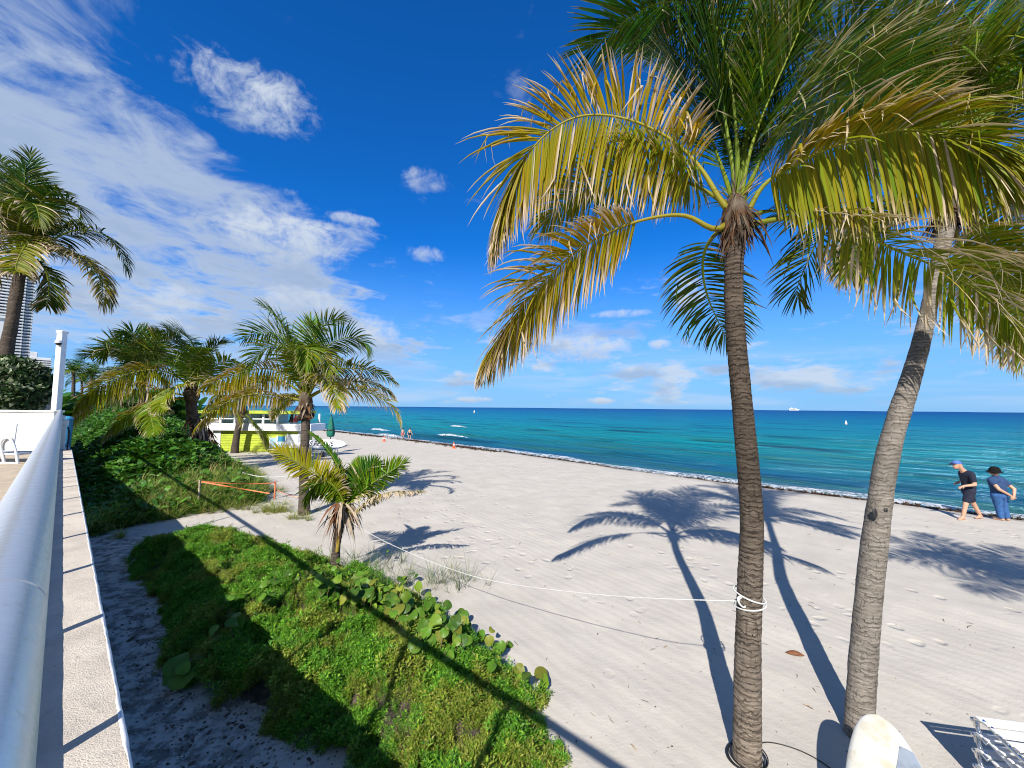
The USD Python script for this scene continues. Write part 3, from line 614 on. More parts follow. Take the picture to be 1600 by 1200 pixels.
def leaflets(C, T, N, t, L, W, rng, t0=0.17, n=90, hang=0.5, vee=0.25, yellow=0.2, dry=0.15, seg=6, stiff=0.0, twist=0.0, broken=0.12, base=GREEN, straw=STRAW, drop=0.0):
    """The two rows of leaflets along a rachis C (points) with tangents T and upper normals N."""
    tt = np.linspace(t0, 0.995, n); tt = np.repeat(tt, 2) + rng.normal(0, 0.3 / n, 2 * n); tt = np.clip(tt, t0, 1); side = np.tile([1.0, -1.0], n)
    pick = lambda A: np.stack([np.interp(tt, t, A[:, k]) for k in range(3)], 1)
    c, T_, N_ = pick(C), pick(T), pick(N)
    T_ /= np.linalg.norm(T_, axis=1, keepdims=True); N_ -= T_ * (N_ * T_).sum(1, keepdims=True); N_ /= np.linalg.norm(N_, axis=1, keepdims=True)
    S = np.cross(T_, N_) * side[:, None]
    x = (tt - t0) / (1 - t0)
    ang = np.radians(np.interp(x, [0, 0.5, 0.85, 1.0], [78, 62, 42, 14])) + rng.normal(0, 0.085, len(tt))
    ln = L * np.interp(x, [0, 0.08, 0.3, 0.6, 0.85, 1], [0.45, 0.75, 1.0, 0.95, 0.68, 0.42]) * rng.uniform(0.9, 1.08, len(tt))
    ve = vee + rng.normal(0, 0.13, len(tt))
    d = np.cos(ang)[:, None] * T_ + np.sin(ang)[:, None] * (np.cos(ve)[:, None] * S + np.sin(ve)[:, None] * N_)
    dz = np.clip(0.6 - d[:, 2] * 2.2, 0, 1)[:, None] * drop * rng.uniform(.8, 1.08, (len(tt), 1)); d = d * (1 - dz) + (np.array([0, 0, -1.0]) + .18 * T_) * dz; d /= np.linalg.norm(d, axis=1, keepdims=True)
    wd = T_ - d * (T_ * d).sum(1, keepdims=True) + 0.35 * np.cross(S, d) * 0; wd /= np.linalg.norm(wd, axis=1, keepdims=True) + 1e-9
    m = len(tt); pts, wds, cols = [], [], []
    h = hang * (0.75 + 0.5 * rng.random(m)); kink = np.where(rng.random(m) < broken, rng.uniform(0.35, 0.8, m), 9.0)
    yl = np.clip(yellow + rng.normal(0, 0.12, m), 0, 1); dr = np.clip(dry + rng.normal(0, dry * 0.5 + 0.03, m), 0, 1)
    dr = np.where(rng.random(m) < 0.10 * (yellow + dry), 1.2, dr)
    upw = (d[:, 2] > .25) & (drop > 0)
    ln = np.where(upw, ln * .66, ln); yl = np.where(upw, np.clip(yl + .25, 0, 1), yl); dr = np.where(upw, np.maximum(dr, rng.uniform(.1, .45, m)), dr)
    g = base[None] * rng.uniform(0.6, 1.35, (m, 1))
    kd = np.column_stack([rng.normal(0, .3, m), rng.normal(0, .3, m), -np.ones(m)])
    p = c.copy()
    for k in range(seg + 1):
        s = k / seg
        w = W * np.interp(s, [0, 0.12, 0.45, 0.8, 1.0], [0.35, 0.85, 1.0, 0.55, 0.04]) * np.interp(x, [0, 0.1, 0.9, 1], [0.8, 1, 0.8, 0.5])
        pts.append(p.copy()); wds.append(wd * w[:, None] * 0.5)
        yy = np.clip(yl + 0.35 * yl * (s - 0.4), 0, 1)[:, None]
        col = g * (1 - yy) + (YELLOW * (1 - 0.45 * yy) + AMBER * 0.45 * yy) * yy
        tip = np.clip((s - (1 - dr)) / 0.16, 0, 1)[:, None]; edge = np.exp(-((s - (1 - dr)) / 0.09) ** 2)[:, None] * (dr > 0.04)[:, None]
        col = col * (1 - 0.45 * edge) + BROWN * 0.45 * edge; col = col * (1 - tip) + straw * tip * (0.85 + 0.3 * rng.random((m, 1)))
        cols.append(col)
        dn = d + np.array([0, 0, -1.0]) * (h * (0.35 + 1.3 * s))[:, None] / seg * 2.2
        brk = (s > kink - 0.5 / seg); dn = np.where(brk[:, None], 0.35 * dn + kd, dn)
        d = dn / np.linalg.norm(dn, axis=1, keepdims=True)
        wd = wd - d * (wd * d).sum(1, keepdims=True); wd /= np.linalg.norm(wd, axis=1, keepdims=True) + 1e-9
        p = p + d * (ln / seg)[:, None]
    P, Wd, Cc = np.stack(pts, 1), np.stack(wds, 1), np.stack(cols, 1)       # (m, seg+1, 3)
    fold = np.cross(Wd, np.gradient(P, axis=1)); fold /= np.linalg.norm(fold, axis=2, keepdims=True) + 1e-9
    fold = fold * (np.linalg.norm(Wd, axis=2, keepdims=True) * 0.45)
    V = np.stack([P - Wd + fold, P, P + Wd + fold], 2).reshape(-1, 3); C3 = np.repeat(Cc[:, :, None], 3, 2); C3[:, :, 1] *= 1.12; C3 = C3.reshape(-1, 3)
    r = 3; i, k, j = np.meshgrid(np.arange(m), np.arange(seg), np.arange(2), indexing='ij'); b = i * (seg + 1) * r + k * r + j
    q = np.stack([b, b + 1, b + 1 + r, b + r], -1).reshape(-1, 4)
    return V, np.vstack([q[:, [0, 1, 2]], q[:, [0, 2, 3]]]), np.clip(C3, 0.004, 1)


def frond(Tg, P, L, W, rng, n=90, r0=0.022, twist=0.0, t0=0.17, rachis=None, seg=6, **k):
    """A frond of thing Tg: its rachis is the part, its leaflets the sub-part."""
    C = spline(P, 44); t = np.linspace(0, 1, 44); T = np.gradient(C, axis=0); T /= np.linalg.norm(T, axis=1, keepdims=True)
    out = np.array([C[-1][0] - C[0][0], C[-1][1] - C[0][1], 0.0]); out /= np.linalg.norm(out) + 1e-6
    N = np.array([0, 0, 1.0]) - T * T[:, 2:]; N = np.where(np.linalg.norm(N, axis=1, keepdims=True) > 0.35, N, -out * np.sign(T[:, 2:] + 1e-6) + 0 * T)
    for _ in range(6): N = np.vstack([N[:1], (N[:-2] + N[1:-1] + N[2:]) / 3, N[-1:]])
    N -= T * (N * T).sum(1, keepdims=True); N /= np.linalg.norm(N, axis=1, keepdims=True)
    tw = np.linspace(0, 1, 44)[:, None]; tw = np.clip(tw * 3, 0, 1) * twist
    N = N * np.cos(tw) + np.cross(T, N) * np.sin(tw)
    yel = k.get('yellow', 0.2); rc = (LIME * 0.9 * (1 - yel) + np.array([0.34, 0.25, 0.03]) * yel) if rachis is None else rachis
    rad = r0 * np.interp(t, [0, 0.04, 0.2, 1], [1.9, 1.35, 0.8, 0.14])
    v, f = tube(C, rad, 7); tint = np.tile(rc, (len(v), 1)) * np.repeat(np.interp(np.r_[np.repeat(t, 7), 0, 1], [0, 0.1, 1], [0.8, 1, 1.15])[:, None], 3, 1)
    p = Tg.part('frond', (v, f), M['leaf'], smooth=True, tint=tint)
    V, Fc, C3 = leaflets(C, T, N, t, L, W, rng, t0=t0, n=n, seg=seg, **k)
    Tg.part('leaflets', (V, Fc), M['leaf'], parent=p, tint=C3, kind='stuff')
    return C


def trunk(Tg, P, r, rng, mat, ringstep=0.055, sides=28, flare=0.0, rough=0.05, name='trunk'):
    """Tapered palm trunk with ring scars. r: radii at the control points."""
    P = np.asarray(P, float); L = np.linalg.norm(np.diff(P, axis=0), axis=1).sum(); n = max(30, int(L / ringstep * 4))
    C = spline(P, n); d = np.r_[0, np.cumsum(np.linalg.norm(np.diff(P, axis=0), axis=1))]; h = np.linspace(0, L, n)
    R = np.interp(h / L, d / d[-1], r)
    ph = h + 0.35 * ringstep * np.cumsum(rng.normal(0, 1, n)) * 0.15
    ring = ((ph / ringstep) % 1.0)
    prof = 1 + rough * (ring - 0.5) * 0.9
    ang = np.arange(sides) * 2 * PI / sides
    nz = meshkit.fbm(np.stack(np.broadcast_arrays(np.cos(ang)[None] * 1.4, np.sin(ang)[None] * 1.4, h[:, None] * 2.3), -1) + rng.uniform(0, 50), 3, 4) - 0.5
    nf = meshkit.fbm(np.stack(np.broadcast_arrays(np.cos(ang)[None] * 5, np.sin(ang)[None] * 5, h[:, None] * 14), -1), 2, 7) - 0.5
    RR_ = R[:, None] * (prof[:, None] + 0.16 * nz + 0.07 * nf)
    v, f = tube(C, RR_, sides)
    Tg.part(name, (v, f), M[mat], smooth=True)
    return C
def fibre(Tg, c, n, rng, L=0.5, r=0.12, spread=0.5, down=True, cols=(BROWN, STRAW * 0.5, np.array([0.07, 0.045, 0.03])), name='dry_fibre', w=0.035):
    """Torn sheaths and dry strips at the crown."""
    vs, fs, cs, k = [], [], [], 0
    for i in range(n):
        a = rng.uniform(0, 2 * PI); b = c + np.array([math.cos(a) * r, math.sin(a) * r, rng.uniform(-.12, .12)])
        d = np.array([math.cos(a) * spread, math.sin(a) * spread, -0.6 if down else 1.0]); d += rng.normal(0, .25, 3); d /= np.linalg.norm(d)
        ln = L * rng.uniform(.4, 1.1); pts = [b]
        for q in range(4): d = d + np.array([0, 0, -0.35 if down else -0.15]); d /= np.linalg.norm(d); pts.append(pts[-1] + d * ln / 4)
        pts = np.array(pts); sd = np.cross(d, rng.normal(0, 1, 3)); sd /= np.linalg.norm(sd); ww = w * rng.uniform(.4, 1.3) * np.array([.8, 1, .8, .5, .08])
        vs.append(np.stack([pts - sd * ww[:, None], pts + sd * ww[:, None]], 1).reshape(-1, 3))
        for q in range(4): fs += [[k + 2*q, k + 2*q + 1, k + 2*q + 3], [k + 2*q, k + 2*q + 3, k + 2*q + 2]]
        cs.append(np.tile(cols[rng.integers(len(cols))] * rng.uniform(.6, 1.3), (10, 1))); k += 10
    Tg.part(name, (np.vstack(vs), np.array(fs)), M['fibre'], tint=np.vstack(cs), kind='stuff')
def sheath(Tg, c, r, h, rng, name='crown_sheath', top=0.6):
    """The swollen, fibrous head of the trunk where the frond stalks part."""
    prof = [(r * .98, -h * .5), (r * 1.18, -h * .25), (r * 1.3, 0), (r * 1.15, h * .35), (r * top, h * .8), (0.001, h)]
    v, f = lathe(prof, c, 24); q = meshkit.fbm(v * 14, 3, 5)[:, None]; dirs = v - c; v = v + dirs * (q - .5) * .28
    t = np.where(q > .5, STRAW * .26, BROWN * .55) * (0.5 + .6 * meshkit.noise(v * 30, 3)[:, None])
    Tg.part(name, (v, f), M['fibre'], smooth=True, tint=t)
def pxy(pts, y0, y1):
    """A polyline over the photograph, running from distance y0 to y1."""
    P = np.asarray(pts, float); d = np.r_[0, np.cumsum(np.linalg.norm(np.diff(P, axis=0), axis=1))]; t = d / d[-1]
    ys = y0 + (y1 - y0) * t if np.ndim(y1) == 0 else np.interp(t, np.linspace(0, 1, len(y1) + 1), [y0, *y1])
    return [at(u, v, y) for (u, v), y in zip(P, ys)]
def arc(c, az, el, L, droop, k=5):
    """A free frond: leaves the crown at azimuth az and elevation el and bends down."""
    p = np.array(c, float); out = [p.copy()]; e = el
    for i in range(k):
        p = p + np.array([math.cos(az) * math.cos(e), math.sin(az) * math.cos(e), math.sin(e)]) * L / k; out.append(p.copy()); e -= droop / k * (0.6 + 0.9 * i / k)
    return out

r_ = np.random.default_rng(101)
# --- the near pair
b = gnd(1167, 1190); yL = b[1]
TP = [(1167, 1215), (1168, 1100), (1169, 1000), (1172, 900), (1174, 800), (1166, 700), (1154, 570), (1148, 497), (1147, 400), (1150, 345)]
P = pxy(TP, yL, yL + 0.10)
PL = Thing('coconut_palm', 'near coconut palm with white rope tied round its slim trunk', 'palm tree', on_sand(b), group=None)
RL = np.array([.142, .136, .130, .124, .118, .110, .104, .102, .104, .104]) * .86
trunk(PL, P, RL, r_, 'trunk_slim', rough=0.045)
cL = P[-1]; yc = cL[1]
sheath(PL, cL + [0, 0, .02], 0.105, 0.30, r_); fibre(PL, cL + [0, 0, .02], 200, r_, .24, .105, .4, True, (BROWN * .6, STRAW * .22, BROWN * .35), w=.010); fibre(PL, cL + [0, 0, -.12], 120, r_, .2, .10, .3, True, (BROWN * .4, BROWN * .6, STRAW * .2), w=.008); fibre(PL, cL + [0, 0, .2], 60, r_, .34, .05, .7, False, (LIME * .8, STRAW * .5, YELLOW * .5), name='flower_stalks', w=0.008)
fibre(PL, cL + [0.06, 0, -.05], 22, r_, .42, .11, .8, True, (BROWN * .6, np.array([.06, .04, .028])), name='torn_sheath', w=0.014)
NL = dict(L=0.95, W=0.027, n=168)
def nf(P, tw=0.0, **k): return frond(PL, P, NL['L'] * k.pop('ls', 1.0), NL['W'] * k.pop('ws', 1.0), r_, n=k.pop('n', NL['n']), twist=tw, **k)
nf(pxy([(1140, 330), (1128, 316), (1105, 278), (1060, 227), (1012, 198), (955, 181), (898, 184), (853, 210), (819, 249), (790, 300), (768, 372)], yc, yc + .55), 0.95, hang=.35, yellow=.62, dry=.24, broken=.25, ls=1.12, vee=.25, drop=.85, ws=1.1)
nf(pxy([(1135, 352), (1118, 358), (1080, 340), (1040, 337), (1000, 345), (920, 380), (850, 440), (800, 500), (752, 566)], yc, yc + .35), 0.5, hang=.4, yellow=.72, dry=.34, broken=.22, ls=.85, t0=.3, drop=.6)
nf(pxy([(1142, 350), (1122, 362), (1104, 385), (1098, 420), (1112, 480), (1135, 530)], yc, yc + 1.2), -0.2, hang=.4, yellow=.1, dry=.05, base=DEEP, ls=.75, n=60)
nf(pxy([(1150, 310), (1142, 240), (1130, 170), (1117, 80), (1104, -20), (1085, -140)], yc, yc + .35), 0.05, t0=.27, hang=.12, yellow=.02, dry=.03, base=DEEP * 1.1, ls=1.35, ws=1.1)
nf(pxy([(1152, 312), (1150, 200), (1135, 90), (1100, 20), (1040, 3), (972, 37), (918, 78)], yc, [yc - .1, yc + .1, yc + .4]), 0.15, hang=.12, yellow=.03, dry=.06, base=DEEP * 1.5, ls=1.05)
nf(pxy([(1157, 318), (1166, 262), (1185, 196), (1227, 98), (1262, 18), (1300, -60)], yc, yc - .35), -0.3, t0=.27, hang=.2, yellow=.14, dry=.14, ls=1.0, base=GREEN)
nf(pxy([(1160, 345), (1172, 325), (1192, 291), (1233, 263), (1290, 234), (1353, 215), (1417, 203), (1480, 212), (1559, 228), (1640, 262)], yc, yc - .75), -0.55, hang=.5, yellow=.42, dry=.10, broken=.12, ls=1.05, ws=1.35, vee=-.1, drop=.9)
nf(pxy([(1165, 352), (1201, 345), (1255, 340), (1315, 354), (1360, 372), (1405, 393), (1450, 411), (1510, 444), (1570, 490), (1640, 560)], yc, yc - .25), -0.2, hang=.5, yellow=.32, dry=.38, broken=.4, ls=.85, drop=.55, n=105)
nf(pxy([(1160, 345), (1200, 330), (1250, 335), (1279, 351), (1266, 400), (1250, 470)], yc, yc + 1.0), 0.0, hang=.25, yellow=.1, dry=.1, base=DEEP, ls=.72, n=60)
nf(pxy([(1155, 318), (1180, 220), (1230, 160), (1310, 120), (1400, 110), (1490, 135)], yc, yc + .6), -0.2, hang=.35, yellow=.08, dry=.12, base=DEEP * 1.4, ls=.95)
nf(pxy([(1154, 310), (1172, 200), (1215, 80), (1290, -20), (1390, -70)], yc, yc + .5), 0.1, t0=.27, hang=.15, yellow=.05, dry=.05, base=DEEP * 1.2, ls=1.1)
nf(pxy([(1148, 318), (1120, 240), (1080, 150), (1030, 90), (985, 70)], yc, yc + 1.3), 0.1, hang=.2, yellow=.1, dry=.08, base=DEEP * 1.2, ls=.95)
nf(pxy([(1146, 330), (1105, 300), (1040, 275), (980, 270), (900, 300), (850, 350)], yc, yc + 1.3), 0.3, hang=.4, yellow=.35, dry=.15, base=GREEN, ls=.85)

nf(pxy([(1153, 312), (1165, 210), (1190, 110), (1230, 10), (1290, -90)], yc, yc + .9), 0.0, t0=.27, hang=.15, yellow=.03, dry=.04, base=DEEP * 1.1, ls=1.2)
nf(pxy([(1158, 318), (1195, 240), (1260, 170), (1340, 150), (1430, 190)], yc, yc + .2), -.2, hang=.4, yellow=.12, dry=.15, ls=1.0, drop=.0, base=DEEP * 1.4)
nf(pxy([(1150, 312), (1135, 220), (1095, 130), (1040, 70), (975, 50)], yc, yc + .75), .2, t0=.27, hang=.15, yellow=.05, dry=.05, base=DEEP * 1.2, ls=1.05)
b = gnd(1342, 1152); yR = b[1]
PR = Thing('coconut_palm', 'near coconut palm with thicker grey trunk leaning right, behind the surfboard', 'palm tree', on_sand(b))
TP = [(1341, 1180), (1346, 1067), (1352, 987), (1360, 907), (1374, 790), (1386, 717), (1406, 643), (1430, 570), (1447, 500), (1468, 405), (1484, 335)]
P = pxy(TP, yR, yR + .75)
RRr = np.array([.178, .158, .158, .160, .150, .143, .137, .120, .105, .105, .11]) * .745
trunk(PR, P, RRr, r_, 'trunk', rough=0.018)
# two torn scars on the trunk
for (u, v_, w_, h_) in [(1367, 803, .028, .056), (1384, 798, .022, .032)]:
    c = at(u, v_, yR + .228); ax = np.array([0, -1, 0])
    e = trimesh.creation.icosphere(2, 1.0); e.apply_scale([w_, .012, h_]); vv = np.array(e.vertices); vv *= (1 + .5 * (meshkit.noise(vv * 60, 3)[:, None] - .5)); 
    PR.part('bark_scar', (vv + c, np.array(e.faces)), M['black'], smooth=True)
cR = P[-1]; yd = cR[1]
sheath(PR, cR, 0.11, 0.30, r_); fibre(PR, cR, 220, r_, .3, .11, .5, w=.011); fibre(PR, cR + [0, 0, .2], 50, r_, .35, .05, .7, False, (LIME * .8, STRAW * .7, YELLOW * .7), name='flower_stalks', w=0.012)
def nr(P, tw=0.0, **k): return frond(PR, P, .92 * k.pop('ls', 1.0), .028, r_, n=k.pop('n', 150), twist=tw, **k)
nr(pxy([(1482, 320), (1450, 230), (1400, 150), (1330, 80), (1250, 50)], yd, yd + .5), 0.2, hang=.3, yellow=.06, dry=.1, base=DEEP * 1.5)
nr(pxy([(1486, 318), (1490, 220), (1475, 110), (1440, 10), (1390, -60)], yd, yd + .5), 0.0, hang=.15, yellow=.05, dry=.05, base=DEEP * 1.2)
nr(pxy([(1488, 318), (1520, 220), (1560, 120), (1610, 40), (1680, -10)], yd, yd + .2), -0.1, hang=.2, yellow=.06, dry=.06, base=DEEP * 1.6)
nr(pxy([(1490, 325), (1540, 270), (1600, 240), (1680, 240), (1760, 300)], yd, yd - .1), -0.2, hang=.5, yellow=.35, dry=.2)
nr(pxy([(1488, 335), (1520, 350), (1560, 400), (1585, 470), (1600, 560)], yd, yd + .6), -0.1, hang=.4, yellow=.3, dry=.3, ls=.8)
nr(pxy([(1480, 330), (1440, 320), (1390, 330), (1350, 370), (1330, 430)], yd, yd + 1.0), 0.2, hang=.45, yellow=.3, dry=.3, ls=.7)
nr(pxy([(1486, 318), (1510, 190), (1530, 80), (1560, -40)], yd, yd + 1.0), 0.0, hang=.15, yellow=.04, dry=.04, base=DEEP * 1.2)
nr(pxy([(1484, 320), (1450, 260), (1380, 200), (1300, 190), (1230, 230)], yd, yd + 1.1), 0.2, hang=.4, yellow=.1, dry=.15, base=DEEP * 1.5)
nr(pxy([(1486, 322), (1470, 280), (1470, 200), (1500, 120), (1550, 90), (1600, 130)], yd, yd - .8), 0.0, hang=.3, yellow=.2, dry=.1)
nr(pxy([(1488, 328), (1530, 310), (1580, 330), (1630, 400), (1660, 500)], yd, yd + .3), -0.2, hang=.5, yellow=.4, dry=.3)
nr(pxy([(1486, 340), (1500, 380), (1530, 420), (1580, 450), (1640, 520)], yd, yd + .9), -0.1, hang=.5, yellow=.35, dry=.35, ls=.8)

nr(pxy([(1486, 318), (1500, 230), (1540, 160), (1600, 130), (1680, 150)], yd, yd + .9), -.1, hang=.25, yellow=.1, dry=.1, base=DEEP * 1.3)
nr(pxy([(1484, 318), (1465, 220), (1420, 130), (1350, 90), (1270, 100)], yd, yd + 1.2), .1, hang=.3, yellow=.1, dry=.1, base=DEEP * 1.4)
nr(pxy([(1486, 318), (1500, 180), (1540, 70), (1600, -20)], yd, yd - .3), 0, hang=.2, yellow=.1, dry=.08, base=GREEN)
nr(pxy([(1485, 318), (1480, 210), (1450, 100), (1400, 20), (1330, -30)], yd, yd - .2), 0, hang=.2, yellow=.12, dry=.08, base=GREEN)
# --- the third palm of the row stands just right of the frame; its crown throws the shadow at the right edge
P3 = np.array([8.0, 1.0, 0.0])
PT = Thing('coconut_palm', 'coconut palm at the right end of the row shading the sand below the walkers', 'palm tree', on_sand(P3))
Pt = [P3 + [0, 0, -.1], P3 + [.05, 0, 1.5], P3 + [.15, .1, 3.2], P3 + [.3, .3, 4.9]]
trunk(PT, Pt, np.array([.17, .14, .12, .11]), r_, 'trunk', ringstep=.07)
sheath(PT, Pt[-1], .11, .3, r_)
for k in range(12):
    az = k * 2.399 + .4; e = [1.2, .75, .35][k % 3] + r_.uniform(-.15, .15)
    frond(PT, arc(Pt[-1], az, e, 2.4, 1.2 + r_.uniform(-.2, .4)), .8, .036, r_, n=70, hang=.35, yellow=.25, dry=.2, seg=5)

# --- the mid palm in front of the hut
b = gnd(474, 803)
PM = Thing('coconut_palm', 'coconut palm standing on open sand right in front of the lifeguard hut', 'palm tree', on_sand(b))
P = pxy([(475, 812), (475, 770), (475, 720), (477, 680), (478, 650), (478, 622)], b[1], b[1])
trunk(PM, P, np.array([.235, .17, .15, .155, .155, .13]) * .82, r_, 'trunk_dark', rough=.08)
cM = P[-1]; ym = cM[1]
sheath(PM, cM + [0, 0, -.12], .15, .50, r_); fibre(PM, cM + [0, 0, -.2], 70, r_, .38, .13, .5, w=.03)
vrt = [(.14, -.07), (.22, -.04), (.26, .04), (.22, .08), (.14, .07)]
v, f = lathe(vrt, at(479, 651, ym), 16); v += (meshkit.fbm(v * 9, 2, 3)[:, None] - .5) * .18
PM.part('torn_sheath', (v, f), M['fibre'], tint=np.where(meshkit.noise(v * 12, 2)[:, None] > .5, np.array([.22, .11, .05]), np.array([.03, .02, .016])), smooth=True)
def nm(P, tw=0.0, **k): return frond(PM, P, .88 * k.pop('ls', 1.0), .042, r_, n=76, twist=tw * 2.0, r0=.035, seg=5, **k)
nm(pxy([(478, 618), (471, 594), (457, 544), (444, 513), (426, 490), (408, 477)], ym, ym + .3), .2, hang=.25, yellow=.1, dry=.05)
nm(pxy([(476, 618), (466, 585), (455, 547), (435, 524), (408, 520), (383, 528)], ym, ym + .3), .3, hang=.3, yellow=.0, dry=.04, base=DEEP * 1.4, ls=1.15)
nm(pxy([(479, 616), (480, 585), (480, 540), (487, 500)], ym, ym + .9), 0, hang=.15, yellow=.05, dry=.03)
nm(pxy([(480, 618), (484, 585), (489, 544), (498, 517), (516, 502), (538, 498)], ym, ym + .5), -.2, hang=.3, yellow=.2, dry=.12, base=GREEN * 1.2)
nm(pxy([(481, 618), (489, 585), (507, 547), (534, 529), (559, 529), (574, 550)], ym, ym + .1), -.3, hang=.35, yellow=.02, dry=.05, base=DEEP * 1.2, ls=1.1)
nm(pxy([(476, 622), (466, 603), (444, 583), (412, 576), (367, 585), (314, 606)], ym, ym - .5), .4, hang=.6, drop=.6, yellow=.6, dry=.16, broken=.2, ls=.8)
nm(pxy([(474, 626), (448, 621), (394, 616), (345, 634), (304, 670)], ym, ym - .8), .4, hang=.65, drop=.6, yellow=.6, dry=.16, broken=.2, t0=.1, ls=.62)
nm(pxy([(474, 624), (450, 600), (410, 595), (360, 608), (318, 640)], ym, ym + .2), .3, hang=.7, drop=.6, yellow=.55, dry=.2, broken=.2, ls=.6)
nm(pxy([(481, 622), (491, 603), (520, 580), (559, 576), (592, 583), (617, 598)], ym, ym + .3), -.3, hang=.5, yellow=.2, dry=.3, base=DEEP * 1.2, broken=.2, ls=.8)
nm(pxy([(482, 624), (493, 614), (536, 607), (570, 612), (604, 628), (625, 660)], ym, ym - .3), -.3, hang=.6, yellow=.5, dry=.35, broken=.2, ls=.8)
nm(pxy([(480, 620), (489, 603), (502, 585), (518, 600), (527, 636)], ym, ym - 1.3), 0, hang=.65, yellow=.4, dry=.4, broken=.2, ls=.8)
nm(pxy([(482, 622), (500, 612), (540, 598), (582, 600), (616, 622)], ym, ym + .7), -.2, hang=.6, yellow=.25, dry=.35, base=DEEP, ls=.7)
nm(pxy([(478, 618), (470, 585), (462, 555), (470, 545), (478, 570)], ym, ym - 1.5), .1, hang=.4, yellow=.15, dry=.1)
nm(pxy([(479, 616), (476, 570), (490, 545), (505, 555), (515, 580)], ym, ym - 1.2), 0, hang=.4, yellow=.3, dry=.1)
nm(pxy([(478, 618), (466, 570), (440, 540), (410, 548), (390, 575)], ym, ym - .7), .2, hang=.35, yellow=.15, dry=.06)
nm(pxy([(478, 626), (465, 618), (440, 630), (425, 655)], ym, ym + .9), .2, hang=.5, yellow=.5, dry=.3, ls=.4)

# --- small palm on the dune edge
b = gnd(522, 893, .15); ys = b[1]
PS = Thing('young_palm', 'small young palm with yellow frond and brown dry skirt on the dune edge', 'palm tree', (b[0], b[1], .1))
P = pxy([(518, 905), (523, 880), (526, 850), (531, 820), (535, 795)], ys, ys)
trunk(PS, P, np.array([.10, .085, .07, .085, .06]), r_, 'trunk_dark', rough=.1, ringstep=.09)
cS = P[-1]
stc = tube(spline(pxy([(527, 862), (531, 825), (537, 785)], ys - .09, ys - .06), 8), np.linspace(.035, .02, 8), 8)
PS.part('stalk', stc, M['leaf'], smooth=True, tint=np.tile(np.array([.38, .27, .05]), (len(stc[0]), 1)))
fibre(PS, cS + [0, 0, .02], 110, r_, .62, .10, .75, True, (np.array([.22, .085, .04]), BROWN, STRAW * .6, STRAW * .8), name='dry_skirt', w=.022)
def ns(P, tw=0.0, **k): return frond(PS, P, .85 * k.pop('l', .55), .034, r_, n=k.pop('n', 74), twist=tw, r0=.018, t0=k.pop('t0', .12), seg=5, **k)
ns(pxy([(537, 792), (529, 775), (506, 750), (474, 728), (431, 703)], ys, ys - .25), 1.35, hang=.12, yellow=.55, dry=.04, l=.5, vee=.2)
ns(pxy([(537, 785), (537, 772), (530, 734), (508, 698), (483, 676)], ys, ys + .1), 1.1, hang=.03, yellow=.02, dry=.02, l=.17, base=DEEP * 1.5)
ns(pxy([(540, 790), (546, 778), (563, 750), (588, 723)], ys, ys + .2), -1.4, hang=.08, yellow=.02, dry=.02, l=.48, base=DEEP * 1.4)
ns(pxy([(541, 792), (552, 780), (582, 755), (632, 723)], ys, ys + .5), -1.2, hang=.1, yellow=.08, dry=.02, l=.5, base=GREEN * 1.25)
ns(pxy([(536, 792), (524, 762), (503, 752), (485, 766), (478, 784)], ys, ys - .5), 1.0, hang=.35, drop=.5, yellow=.12, dry=.12, l=.5)
ns(pxy([(541, 798), (553, 800), (577, 783), (616, 769), (661, 767)], ys, ys - .2), -.2, hang=.8, yellow=.5, dry=.75, l=.32, broken=.4)
ns(pxy([(536, 788), (532, 765), (526, 740), (522, 718)], ys, ys + .25), 1.2, hang=.12, yellow=.5, dry=.05, l=.45)
ns(pxy([(540, 790), (556, 775), (570, 770), (582, 782)], ys, ys + .4), -.2, hang=.5, yellow=.2, dry=.2, l=.4)
ns(pxy([(538, 790), (548, 760), (556, 740), (562, 720)], ys, ys + .6), -.2, hang=.1, yellow=.05, dry=.03, l=.45)

# --- palms over the thicket, by the hut and far off
def free_palm(label, base, crown, rs, n, L, ll, lw, rng, mat='trunk_dark', yel=(.05, .55), lean=None, nl=46, dryf=.3, group=None):
    T = Thing('coconut_palm', label, 'palm tree', base, group=group)
    mid = (np.array(base) + crown) / 2 + ([0, 0, 0] if lean is None else np.array(lean))
    trunk(T, [base, mid, crown], np.array([rs[0], (rs[0] + rs[1]) / 2, rs[1]]), rng, mat, sides=14, ringstep=.12)
    sheath(T, crown, rs[1], rs[1] * 3, rng)
    for k in range(n):
        q = k / n; az = k * 2.399 + rng.uniform(-.2, .2); e = 1.35 - 1.35 * q + rng.uniform(-.1, .1)
        y = yel[0] + (yel[1] - yel[0]) * max(0, q - .35) / .65
        frond(T, arc(crown, az, e, L * rng.uniform(.85, 1.1), 1.2 + .9 * q + rng.uniform(-.1, .4)), ll, lw, rng, n=nl, r0=.03, seg=4, hang=.25 + .5 * q, yellow=y, dry=.05 + dryf * max(0, q - .4) / .6, base=DEEP * 1.2 if q < .5 else GREEN)
    return T
r2 = np.random.default_rng(33)
